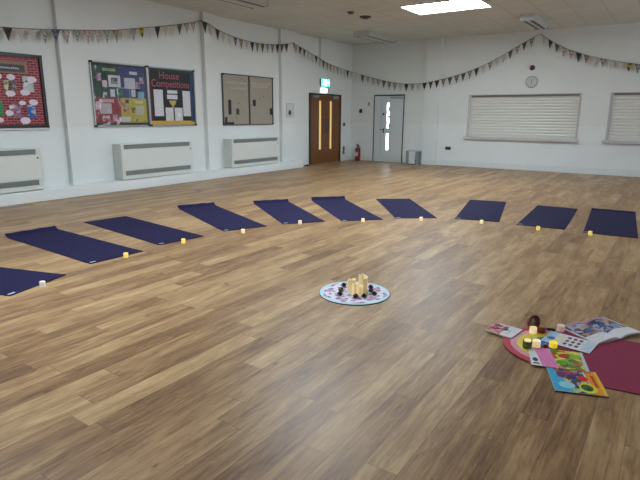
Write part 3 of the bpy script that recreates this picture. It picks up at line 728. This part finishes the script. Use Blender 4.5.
# ------------------------------------------------------------------ yoga mats
NAVYM = mat('navy_foam', (25, 21, 62), .85, var=.08, scale=60, bump=.3)
NAVYM.node_tree.nodes['Principled BSDF'].inputs['Specular IOR Level'].default_value = .25
NAVYE = mat('navy_foam_underside', (18, 17, 34), .85)
def yoga_mat(corners, label, curl, L0=1.85):
    # corners: near-left, near-right, far-right, far-left on the floor
    c = [Vector((*p, 0)) for p in corners]
    near = (c[0] + c[1]) / 2; far = (c[2] + c[3]) / 2
    d_ = (far - near); L_ = min(max(d_.length, 1.78), 1.98); a = math.atan2(d_.y, d_.x)
    mid = (near + far) / 2
    near = mid - d_.normalized() * L_ / 2
    t = thing('yoga_mat', label, 'yoga mat', near, (0, 0, a - PI / 2), 'navy yoga mats set out in an arc')
    w = .305; b = MB(); th = .006
    ny = 24; nx = 6
    def hz(y, x):
        s_ = y / L_
        z = .0008
        if curl and s_ > .955: k = (s_ - .955) / .045; z += curl * k * k * (1 + .08 * math.sin(x * 9 + curl * 90))
        if s_ < .02: z += .002
        return z
    ys = [L_ * (i / ny) ** .6 if curl else L_ * i / ny for i in range(ny + 1)]
    top = [[b.bm.verts.new((-w + 2 * w * i / nx, y, hz(y, i) + th)) for i in range(nx + 1)] for y in ys]
    bot = [[b.bm.verts.new((-w + 2 * w * i / nx, y, hz(y, i))) for i in range(nx + 1)] for y in ys]
    for j in range(ny):
        for i in range(nx):
            b._f([top[j][i], top[j][i + 1], top[j + 1][i + 1], top[j + 1][i]], 0)
            b._f([bot[j][i], bot[j + 1][i], bot[j + 1][i + 1], bot[j][i + 1]], 1)
    for j in range(ny):
        b._f([top[j][0], top[j + 1][0], bot[j + 1][0], bot[j][0]], 1); b._f([top[j][nx], bot[j][nx], bot[j + 1][nx], top[j + 1][nx]], 1)
    for i in range(nx):
        b._f([top[0][i], bot[0][i], bot[0][i + 1], top[0][i + 1]], 1); b._f([top[ny][i], top[ny][i + 1], bot[ny][i + 1], bot[ny][i]], 1)
    b.build('mat_sheet', [NAVYM, NAVYE], t, smooth=False)
    MB().box(-w + .015, -w + .075, .02, .045, th + .0028, th + .0042).build('brand_tab', mat('white_tab', (190, 190, 205), .5), t)
    return t
MATC = [
 ([(-4.318, 1.866), (-4.53, 2.482), (-6.297, 1.936), (-6.085, 1.32)], 0, 'navy yoga mat cut off by the left edge of the photo'),
 ([(-4.653, 2.802), (-4.655, 3.415), (-6.56, 3.50), (-6.535, 2.88)], .035, 'navy yoga mat just below the leftmost convector, whole and nearest on the left'),
 ([(-4.705, 3.69), (-4.683, 4.32), (-6.577, 4.551), (-6.557, 3.937)], .0, 'third navy yoga mat from the left end of the arc'),
 ([(-4.624, 4.64), (-4.419, 5.203), (-6.215, 6.007), (-6.482, 5.457)], .04, 'fourth navy yoga mat from the left end, curled at its far end'),
 ([(-4.294, 5.43), (-3.99, 5.95), (-5.452, 7.015), (-5.832, 6.539)], .035, 'fifth navy yoga mat from the left end of the arc'),
 ([(-3.732, 6.074), (-3.395, 6.541), (-4.824, 7.821), (-5.18, 7.35)], .05, 'navy yoga mat in the middle of the arc with its far end turned up'),
 ([(-3.242, 6.744), (-2.78, 7.08), (-3.883, 8.517), (-4.34, 8.179)], .0, 'flat navy yoga mat fourth from the right end of the arc'),
 ([(-2.554, 7.23), (-1.94, 7.332), (-2.376, 9.20), (-2.924, 9.084)], .0, 'navy yoga mat third from the right end of the arc'),
 ([(-1.7, 7.33), (-1.096, 7.33), (-1.227, 9.195), (-1.81, 9.15)], .0, 'navy yoga mat second from the right end of the arc'),
 ([(-.862, 7.28), (-.265, 7.33), (-.425, 9.35), (-1.02, 9.25)], .02, 'rightmost navy yoga mat of the arc, at the right edge of the photo'),
]
for c, cu, lb in MATC: yoga_mat(c, lb, cu)

# LED tealights
def tealight(loc, label, wax, r=.024, h=.046, group=None, flame=True, name='candle'):
    t = thing(name, label, 'candle', loc, (0, 0, 0), group)
    MB().lathe([(r * .96, 0), (r, .003), (r, h - .004), (r * .9, h), (r * .7, h - .003), (.0001, h - .005)], 20).build('wax_body', wax, t, smooth=False)
    return t
def wax(name, rgb, e=None, es=0): return mat(name, rgb, .5, var=.03, emit=e, es=es)
WOFF = wax('wax_unlit_brightened', (244, 240, 240), (255, 246, 240), .12)  # wax of the unlit candle, with a faint glow added to brighten it
WYEL = wax('wax_glowing_yellow', (240, 216, 124), (255, 214, 100), .32)
WCRM = wax('wax_glowing_cream', (240, 226, 190), (255, 226, 170), .35)
CND = [((-4.36, 2.165), WOFF, 'unlit white candle in front of the mat cut by the left edge', False),
 ((-4.596, 3.163), WYEL, 'glowing yellow candle at the near edge of the second mat from left', True),
 ((-4.599, 3.937), WYEL, 'glowing yellow candle at the near edge of the third mat from left', True),
 ((-4.399, 4.73), WCRM, 'cream candle at the near edge of the fourth mat from left', True),
 ((-4.149, 5.602), WCRM, 'cream candle at the near edge of the fifth mat from left', True),
 ((-3.516, 6.231), WCRM, 'cream candle at the near edge of the middle mat with turned-up end', True),
 ((-2.897, 6.813), WCRM, 'cream candle at the near edge of the fourth mat from right', True),
 ((-2.125, 7.112), WCRM, 'cream candle at the near edge of the third mat from right', True),
 ((-1.383, 7.129), WYEL, 'yellow candle at the near edge of the second mat from right', True),
 ((-0.777, 7.205), WYEL, 'yellow candle at the near left corner of the rightmost mat', True)]
for p, w_, lb, fl_ in CND: tealight((*p, 0), lb, w_, .024, .050, 'small candles in front of the navy mats', fl_)

# ------------------------------------------------------------------ centre mandala cloth with candles
CX, CY, CR = -2.083, 3.578, .297
m, N, L, bs = nodes_of('mandala_print', .6)
tc = N.new('ShaderNodeTexCoord'); sp = N.new('ShaderNodeSeparateXYZ'); L.new(tc.outputs['Object'], sp.inputs[0])
def MM(op, a, c=None):
    n = N.new('ShaderNodeMath'); n.operation = op
    for i, v in enumerate((a, c)):
        if v is None: continue
        if isinstance(v, (int, float)): n.inputs[i].default_value = v
        else: L.new(v, n.inputs[i])
    return n.outputs[0]
rad = MM('SQRT', MM('ADD', MM('MULTIPLY', sp.outputs['X'], sp.outputs['X']), MM('MULTIPLY', sp.outputs['Y'], sp.outputs['Y'])))
ang = MM('ARCTAN2', sp.outputs['Y'], sp.outputs['X'])
pet = MM('MULTIPLY', MM('SINE', MM('MULTIPLY', ang, 5)), MM('SINE', MM('MULTIPLY', rad, 52)))
pet2 = MM('MULTIPLY', MM('SINE', MM('MULTIPLY', ang, 10)), MM('COSINE', MM('MULTIPLY', rad, 90)))
edge = MM('GREATER_THAN', rad, MM('ADD', .245, MM('MULTIPLY', MM('ABSOLUTE', MM('SINE', MM('MULTIPLY', ang, 5))), .03)))
def mixc(f, A, B_):
    n = N.new('ShaderNodeMix'); n.data_type = 'RGBA'; L.new(f, n.inputs['Factor'])
    for k, v in (('A', A), ('B', B_)):
        if isinstance(v, tuple): n.inputs[k].default_value = (*lin(v), 1)
        else: L.new(v, n.inputs[k])
    return n.outputs['Result']
c1 = mixc(MM('GREATER_THAN', pet, .3), (216, 212, 226), (184, 140, 180))
c2 = mixc(MM('GREATER_THAN', pet2, .55), c1, (110, 104, 160))
c3 = mixc(edge, c2, (176, 212, 226))
L.new(c3, bs.inputs['Base Color']); MANDALA = m
t = thing('mandala_mat', 'round pale blue and lilac patterned mat in the middle of the floor', 'mat', (CX, CY, 0))
MB().disc(0, 0, CR, CR, .001, .006, n=64).build('backing_disc', mat('dark_mat_edge', (50, 54, 70), .6), t)
MB().disc(0, 0, CR - .004, CR - .004, .006, .0085, n=64).build('printed_top', MANDALA, t)
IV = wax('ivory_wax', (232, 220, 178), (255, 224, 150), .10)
IVL = wax('ivory_wax_lit', (242, 226, 180), (255, 220, 150), .22)
def pillar(x, y, r, h, label, lit=False, slant=.02, a=0):
    t = thing('pillar_candle', label, 'candle', (x, y, .0088), (0, 0, a), 'ivory pillar candles on the round mat')
    b = MB(); n = 28
    prof = [(.97, 0), (1, .004), (1, .8)]
    rings = []
    for k in range(6):
        z = h * k / 5
        ring = []
        for i in range(n):
            th_ = 2 * PI * i / n
            rr_ = r * (1 + .012 * math.sin(3 * th_ + k))
            zz = z if k < 5 else h + slant * math.cos(th_) + .004 * math.sin(5 * th_)
            ring.append(b.bm.verts.new((rr_ * math.cos(th_), rr_ * math.sin(th_), zz)))
        rings.append(ring)
    ring = [b.bm.verts.new((r * .8 * math.cos(2 * PI * i / n), r * .8 * math.sin(2 * PI * i / n), h - .006 + slant * .7 * math.cos(2 * PI * i / n))) for i in range(n)]
    rings.append(ring)
    ring = [b.bm.verts.new((r * .5 * math.cos(2 * PI * i / n), r * .5 * math.sin(2 * PI * i / n), h - .022)) for i in range(n)]
    rings.append(ring)
    for A, B_ in zip(rings, rings[1:]):
        for i in range(n): b._f([A[i], A[(i + 1) % n], B_[(i + 1) % n], B_[i]], 0)
    b._f(rings[0][::-1], 0); b._f(rings[-1], 0)
    b.build('wax_body', IVL if lit else IV, t, smooth=False)
    MB().lathe([(.002, h - .022), (.002, h - .004), (.0001, h - .003)], 6).build('wick', BLACK, t)
pillar(-2.032, 3.628, .038, .138, 'tallest ivory pillar candle, behind the others on the round mat', slant=.012, a=PI)
pillar(-2.112, 3.575, .037, .108, 'ivory pillar candle of middle height, left of the tallest', slant=.008)
pillar(-2.052, 3.528, .023, .092, 'slim ivory candle in front between the two larger ones', slant=.006, lit=True)
pillar(-2.008, 3.540, .024, .080, 'short glowing candle at front right of the ivory candles', slant=.004, lit=True)
# dark cones round them
CONE = mat('dark_cone_brown', (44, 24, 30), .5, var=.3, scale=80); CT = mat('cone_pale_tips', (176, 160, 150), .5)
cone_src = thing('pine_cone', 'x', 'pine cone', (0, 0, 0), (0, 0, 0), 'dark cones round the ivory candles')
b = MB(); tips = MB(); rr = random.Random(9)
b.lathe([(.004, .002), (.012, .006), (.015, .014), (.012, .026), (.006, .034), (.001, .038)], 10)
for ring in range(5):
    z = .006 + ring * .0065; R0 = [.019, .021, .019, .014, .008][ring]; n = [8, 8, 7, 6, 4][ring]
    for k in range(n):
        a = 2 * PI * (k + .5 * (ring % 2)) / n
        mt = Matrix.Rotation(a, 4, 'Z') @ Matrix.Translation((R0 * .55, 0, z)) @ Matrix.Rotation(-.6, 4, 'Y')
        b.prism([(0, -.003), (R0 * .5, -.0055), (R0 * .62, 0), (R0 * .5, .0055), (0, .003)], -.001, .001, 0, mt)
        if (k + ring) % 3 == 0: tips.box(R0 * .46, R0 * .68, -.0045, .0045, -.0013, .0016, 0, mt)
b.build('scales', CONE, cone_src); tips.build('pale_tips', CT, cone_src)
CN = [((-2.228, 3.64), 'farthest of the three dark cones left of the candles'), ((-2.182, 3.52), 'middle of the three dark cones left of the candles'), ((-2.135, 3.43), 'nearest of the three dark cones left of the candles'),
      ((-2.0, 3.455), 'dark cone directly in front of the ivory candles'), ((-1.945, 3.50), 'dark cone at front right of the ivory candles'), ((-1.905, 3.595), 'dark cone farthest to the right of the candles'),
      ((-1.965, 3.65), 'dark cone just right of the tallest candle'), ((-2.01, 3.725), 'dark cone behind and right of the tallest candle')]
for i, (p, lb) in enumerate(CN):
    o = cone_src if i == 0 else copy_tree(cone_src)
    o.location = (*p, .0088); o.rotation_euler = (.0, 0, i * 1.3); o.scale = (1.05,) * 3; o['label'] = lb

# ------------------------------------------------------------------ maroon mat, rainbow mat, books on the right
MAR = mat('maroon_foam', (136, 34, 72), .8, var=.07, scale=50, bump=.25)
ma = .14
t = thing('yoga_mat', 'maroon yoga mat at the right edge under the books', 'yoga mat', (-.42, 2.985, 0), (0, 0, ma))
MB().box(0, 1.8, 0, .76, .0008, .006).build('mat_sheet', MAR, t, bevel=.002)
MB().box(1.7, 1.75, .05, .12, .0062, .0072).build('brand_tab', MATS['white_tab'], t)
RB = [(.315, (186, 66, 82), 'red'), (.268, (216, 150, 176), 'lilac'), (.228, (222, 206, 74), 'yellow'), (.155, (16, 132, 124), 'teal'), (.105, (24, 98, 180), 'blue')]
t = thing('rainbow_mat', 'half-round rainbow mat of red, lilac, yellow, teal and blue arcs', 'mat', (-.485, 3.40, .0065))
A0, A1 = math.radians(100), math.radians(262)
for i, (R_, rgb, nm) in enumerate(RB):
    R2 = RB[i + 1][0] if i + 1 < len(RB) else .0
    n = 30; b = MB()
    outer = [(R_ * math.cos(A0 + (A1 - A0) * k / n), R_ * math.sin(A0 + (A1 - A0) * k / n)) for k in range(n + 1)]
    if R2:
        inner = [(R2 * math.cos(A0 + (A1 - A0) * k / n), R2 * math.sin(A0 + (A1 - A0) * k / n)) for k in range(n + 1)]
        for k in range(n): b.prism([outer[k], outer[k + 1], inner[k + 1], inner[k]], 0, .004)
        bmesh.ops.remove_doubles(b.bm, verts=b.bm.verts, dist=1e-5)
    else: b.prism(outer + [(0, 0)], 0, .004)
    b.build('rainbow_band', mat('rainbow_' + nm, rgb, .7, var=.08), t)
Z1 = .0108

def quad_item(corners):
    """frame of a rectangle on the floor from corners (near-left, near-right, far-right, far-left)"""
    c = [Vector(p) for p in corners]
    o = c[0]; u_ = ((c[1] - c[0]) + (c[2] - c[3])) / 2; v_ = ((c[3] - c[0]) + (c[2] - c[1])) / 2
    ctr = sum(c, Vector((0, 0))) / 4
    return ctr, math.atan2(u_.y, u_.x), u_.length, v_.length
def flat_print(name, label, cat, corners, size, z, thick, cover, regions, group=None, da=0):
    ctr, a, w, h = quad_item(corners); w, h = size
    t = thing(name, label, cat, (ctr.x, ctr.y, z), (0, 0, a + da), group)
    MB().box(-w / 2, w / 2, -h / 2, h / 2, 0, thick).build('pages' if thick > .002 else 'sheet', mat('page_edges', (214, 210, 204), .6), t)
    MB().box(-w / 2 - .001, w / 2 + .001, -h / 2 - .001, h / 2 + .001, thick, thick + .0006).build('cover', cover, t)
    if regions:
        mats_ = []; b = MB()
        for i, (kind, args, m_) in enumerate(regions):
            if m_ not in mats_: mats_.append(m_)
            mi = mats_.index(m_); z0 = thick + .0006; z1 = z0 + .0002 + .00012 * i
            X = lambda q: (q - .5) * w
            Y = lambda q: (q - .5) * h
            if kind == 'r': b.box(X(args[0]), X(args[2]), Y(args[1]), Y(args[3]), z0, z1, mi)
            elif kind == 'd': b.disc(X(args[0]), Y(args[1]), args[2] * w, args[3] * h, z0, z1, mi)
            elif kind == 's': b.star(X(args[0]), Y(args[1]), args[2] * w, args[3] * w, args[4], z0, z1, mi)
            elif kind == 'p': b.prism([(X(p), Y(q)) for p, q in args], z0, z1, mi)
        b.build('printed_picture', mats_, t)
    return t
C_ = lambda n, rgb, r=.35: mat('ink_' + n, rgb, r, var=.06)
WHC = mat('cover_white', (222, 222, 230), .3)
# small pink picture card, far left
flat_print('picture_book', 'small book with pink picture and white right half at far left of the rainbow mat', 'book',
    [(-.922, 3.40), (-.734, 3.351), (-.736, 3.573), (-.918, 3.577)], (.19, .19), Z1, .008, WHC,
    [('r', (0, 0, .55, 1), art('pink_people_picture', [(200, 70, 110), (224, 140, 170), (40, 34, 40), (210, 90, 120), (130, 30, 54), (214, 190, 200)], 40)), ('r', (.0, 0, .5, .16), C_('tan', (196, 150, 110))),
     ('d', (.5, .72, .09, .12), C_('olive', (86, 90, 50))), ('d', (.57, .55, .07, .1), C_('ink', (30, 30, 34))), ('d', (.72, .5, .05, .12), C_('pale_blue', (170, 190, 214))), ('r', (.66, .2, .8, .28), C_('pale_blue', (170, 190, 214)))], da=-.02)
# leaflet with rows of small figures
leaf_rg = [('r', (.0, .0, .2, 1), C_('sky', (170, 205, 232))), ('d', (.13, .4, .08, .13), C_('steelblue', (60, 110, 160))), ('r', (.22, .1, .36, .9), C_('palecream', (226, 222, 200))), ('r', (.8, .1, .97, .9), C_('paleice', (190, 214, 232)))]
for i in range(3):
    for j in range(3):
        leaf_rg.append(('d', (.45 + .12 * i, .24 + .27 * j, .04, .085), C_('plum', (120, 50, 70)) if (i + j) % 2 else C_('darkslate', (70, 70, 84))))
flat_print('leaflet', 'white leaflet with rows of small figures below the open book', 'leaflet',
    [(-.576, 3.455), (-.28, 3.41), (-.265, 3.63), (-.557, 3.665)], (.297, .205), Z1, .0012, WHC, leaf_rg)
# lower booklet (blue / purple / orange)
lo = [('p', ((0, 0), (.36, 0), (.26, .6), (.12, 1), (0, 1)), C_('cyan', (60, 170, 214))), ('p', ((.36, 0), (.78, 0), (.7, 1), (.12, 1), (.26, .6)), art('comic_picture', [(150, 190, 140), (70, 50, 130), (80, 130, 70), (196, 210, 120), (70, 70, 90), (160, 200, 170), (190, 60, 80)], 34)),
      ('p', ((.78, 0), (1, 0), (1, 1), (.74, 1)), C_('orange', (236, 150, 36))), ('p', ((.93, 0), (1, 0), (1, 1), (.95, 1)), C_('gold', (240, 190, 60))),
      ('s', (.45, .66, .09, .22, 9), C_('deep_purple', (56, 34, 120))), ('d', (.25, .72, .09, .13), C_('plum2', (110, 40, 90))), ('d', (.28, .28, .16, .14), C_('lightcyan', (150, 210, 228))),
      ('d', (.66, .62, .1, .12), C_('red', (208, 34, 40))), ('d', (.68, .22, .17, .2), C_('yellow', (226, 214, 60))), ('d', (.66, .24, .12, .14), C_('green', (46, 110, 40))), ('d', (.7, .2, .07, .05), C_('darkgreen', (24, 56, 28))),
      ('r', (.84, .3, .9, .8), C_('rust', (190, 70, 30)))]
flat_print('comic_booklet', 'blue and orange comic booklet with purple spiky shape, lowest of the prints', 'booklet',
    [(-.375, 2.82), (-.127, 2.91), (-.232, 3.173), (-.46, 3.085)], (.265, .275), .0068, .003, mat('booklet_base', (220, 220, 215), .3), lo)
# upper booklet (white strip, pink, garden of greens)
up = [('r', (0, 0, .17, 1), C_('white', (224, 226, 236))), ('p', ((.2, 0), (.48, 0), (.40, 1), (.10, 1)), C_('pink', (222, 128, 190))), ('p', ((.48, 0), (1, 0), (1, 1), (.40, 1)), art('garden_picture', [(90, 140, 40), (214, 200, 50), (190, 40, 50), (140, 180, 60), (226, 214, 110), (200, 110, 120), (60, 110, 40)], 30)),
      ('d', (.09, .3, .05, .1), C_('inkdark', (40, 40, 70))), ('r', (.04, .08, .15, .14), C_('inkdark', (40, 40, 70))), ('d', (.63, .66, .1, .09), C_('brickred', (180, 44, 44))), ('d', (.55, .3, .09, .13), C_('leafgreen', (104, 164, 30))), ('d', (.84, .3, .09, .07), C_('rose', (190, 80, 100))),
      ('p', ((.93, 0), (1, 0), (1, 1), (.96, 1)), C_('icegrey', (196, 206, 220)))]
flat_print('picture_booklet', 'pink and green garden picture booklet overlapping the blue and orange booklet', 'booklet',
    [(-.562, 3.045), (-.235, 3.145), (-.335, 3.40), (-.618, 3.31)], (.315, .262), .0112, .003, mat('booklet_base', (220, 220, 215), .3), up)

# open magazine
ctr = Vector((-.29, 3.90)); u_ = Vector((.50, .866)).normalized()
A, B_, C2, D_ = Vector((-.528, 3.796)), Vector((-.29, 3.62)), Vector((-.075, 3.96)), Vector((-.33, 4.13))
ua = math.atan2((C2 - B_).y, (C2 - B_).x)
o0 = (A + B_ + C2 + D_) / 4
t = thing('open_book', 'open picture book with blue and brown photo spread, lying by the mat edge', 'book', (o0.x + .03, o0.y - .005, .0065), (0, 0, ua))
hw, hh = .215, .148
def prof_z(s_, side):
    # side -1 left page, +1 right page; s_ 0 at the spine, 1 at the fore edge
    return .004 + .026 * math.sin(min(1, s_ * 2.2) * PI / 2) * (1 - s_) ** .7 + (.010 * s_ if side > 0 else .002)
BKART = art('mountain_photo', [(60, 96, 150), (130, 150, 190), (40, 50, 76), (190, 146, 110), (170, 176, 205), (160, 120, 92), (100, 76, 80), (44, 80, 140)], 26)
for side, nm in ((-1, 'left_pages'), (1, 'right_pages')):
    b = MB(); n = 16
    rows_t = []; rows_b = []
    for k in range(n + 1):
        s_ = k / n; x = side * hw * s_; z = prof_z(s_, side)
        rows_t.append([b.bm.verts.new((x, y, z)) for y in (-hh, hh)])
        rows_b.append([b.bm.verts.new((x, y, max(0, z - .010 - .006 * (1 - s_)) if side > 0 else 0)) for y in (-hh, hh)])
    for k in range(n):
        b._f([rows_t[k][0], rows_t[k + 1][0], rows_t[k + 1][1], rows_t[k][1]], 0)
        b._f([rows_b[k][0], rows_b[k][1], rows_b[k + 1][1], rows_b[k + 1][0]], 0)
        for e in (0, 1): b._f([rows_t[k][e], rows_b[k][e], rows_b[k + 1][e], rows_t[k + 1][e]], 0)
    for k in (0, n): b._f([rows_t[k][0], rows_t[k][1], rows_b[k][1], rows_b[k][0]], 0)
    pg = b.build(nm, mat('page_white', (226, 226, 232), .35), t)
    # the printed photo follows the page
    b = MB(); last = None
    for k in range(n + 1):
        s_ = k / n * (.97 if side < 0 else .9); x = side * hw * s_; z = prof_z(s_, side) + .0008
        cur = [b.bm.verts.new((x, y, z)) for y in (-hh * .36, hh * .8, hh * .98)]
        if last:
            b._f([last[0], cur[0], cur[1], last[1]], 0); b._f([last[1], cur[1], cur[2], last[2]], 1)
        last = cur
    b.build('photo_print', [BKART, C_('mauve', (176, 132, 160))], pg)

# bowl on edge, pots, tealights among the books
BRW = mat('bowl_brown', (140, 84, 58), .35, var=.25, scale=30); BIN = mat('bowl_inside', (160, 140, 132), .35)
t = thing('bowl', 'small brown bowl standing on its edge behind the rainbow mat', 'bowl', (-.672, 3.615, .0625 - .0), (0, 0, 0))
bm_ = Matrix.Rotation(math.radians(58), 4, 'Z') @ Matrix.Rotation(math.radians(82), 4, 'X')
MB().lathe([(.0001, -.032), (.022, -.031), (.042, -.02), (.054, 0), (.056, .016), (.052, .017), (.05, .0), (.04, -.017), (.02, -.026), (.0001, -.027)], 28, 0, bm_).build('shell', BRW, t, smooth=True)
MB().lathe([(.0001, -.025), (.02, -.0245), (.039, -.0155), (.048, -.001)], 28, 0, bm_).build('lining', BIN, t, smooth=True)
Zr = .0108
tealight((-.652, 3.555, Zr), 'white candle on the rainbow mat in front of the standing brown bowl', WCRM, .024, .042, 'small candles among the books', True)
t = thing('small_pot', 'small red-brown pot between white candle and black stick', 'pot', (-.606, 3.595, Zr))
MB().lathe([(.018, 0), (.026, .008), (.03, .022), (.027, .036), (.02, .042), (.018, .04), (.02, .03), (.0001, .028)], 20).build('pot_body', mat('pot_redbrown', (130, 50, 34), .35, var=.2), t, smooth=True)
MB().lathe([(.0001, .03), (.02, .032), (.016, .046), (.0001, .05)], 16).build('contents', mat('pot_tan', (200, 150, 110), .5, var=.15), t, smooth=True)
t = thing('mallet', 'short black stick lying beside the red-brown pot', 'stick', (-.56, 3.672, .017), (0, 0, .1))
MB().lathe([(.004, -.03), (.009, -.024), (.010, .02), (.007, .028)], 12, 0, Matrix.Rotation(PI / 2, 4, 'Y')).build('grip', BLACK, t, smooth=True)
MB().lathe([(.003, -.05), (.004, -.03)], 8, 0, Matrix.Rotation(PI / 2, 4, 'Y')).build('thin_end', DARKG, t)
t = thing('candle_holder', 'dark green glass candle holder on the yellow and lilac arcs', 'candle holder', (-.628, 3.285, Zr))
MB().lathe([(.024, 0), (.028, .004), (.029, .045), (.027, .05), (.026, .046), (.024, .008), (.0001, .007)], 20).build('glass', mat('green_glass', (88, 106, 44), .15, var=.3, scale=60), t, smooth=True)
tealight((-.628, 3.285, Zr + .0085), 'white candle inside the dark green glass holder', WCRM, .021, .048, 'small candles among the books', True)
tealight((-.584, 3.335, Zr), 'white candle on the blue centre of the rainbow mat', WCRM, .026, .046, 'small candles among the books', False)
tealight((-.492, 3.385, .0148), 'bright yellow candle between the leaflet and the pink booklet', wax('wax_bright_yellow', (250, 224, 70), (255, 220, 50), .35), .025, .036, 'small candles among the books', True)
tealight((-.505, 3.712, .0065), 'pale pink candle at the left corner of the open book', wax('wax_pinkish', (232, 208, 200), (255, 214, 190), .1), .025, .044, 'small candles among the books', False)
t = thing('trinket', 'tiny dark red trinket left of the bright yellow candle', 'trinket', (-.535, 3.362, Zr))
MB().lathe([(.012, 0), (.018, .006), (.016, .014), (.008, .02), (.0001, .021)], 14).build('shell', mat('trinket_red', (130, 30, 30), .35), t, smooth=True)
MB().disc(0, 0, .005, .005, .018, .024).build('tip', mat('pot_tan', (200, 150, 110)), t)

# ------------------------------------------------------------------ light, world, camera
w = bpy.data.worlds.new('sky'); S.world = w; w.use_nodes = True
w.node_tree.nodes['Background'].inputs['Color'].default_value = (.75, .85, 1, 1); w.node_tree.nodes['Background'].inputs['Strength'].default_value = .6

cam = bpy.data.cameras.new('camera'); co = bpy.data.objects.new('camera', cam); COL.objects.link(co)
cam.sensor_width = 36; cam.lens = 518.3 * 36 / 640; cam.clip_start = .05; cam.clip_end = 100
pit, roll, yaw = .23587, .00605, -.5979
cp, sp_ = math.cos(pit), math.sin(pit)
fw = Vector((math.sin(yaw) * cp, math.cos(yaw) * cp, -sp_)); r0 = Vector((math.cos(yaw), -math.sin(yaw), 0)); u0 = r0.cross(fw)
r2 = r0 * math.cos(roll) + u0 * math.sin(roll); u2 = -r0 * math.sin(roll) + u0 * math.cos(roll)
R = Matrix((r2, u2, -fw)).transposed().to_4x4()
co.matrix_world = Matrix.Translation((0, 0, 1.45)) @ R
S.camera = co
S.view_settings.view_transform = 'Standard'; S.view_settings.look = 'None'; S.view_settings.gamma = 1; S.view_settings.use_curve_mapping = False
S.view_settings.exposure = .52
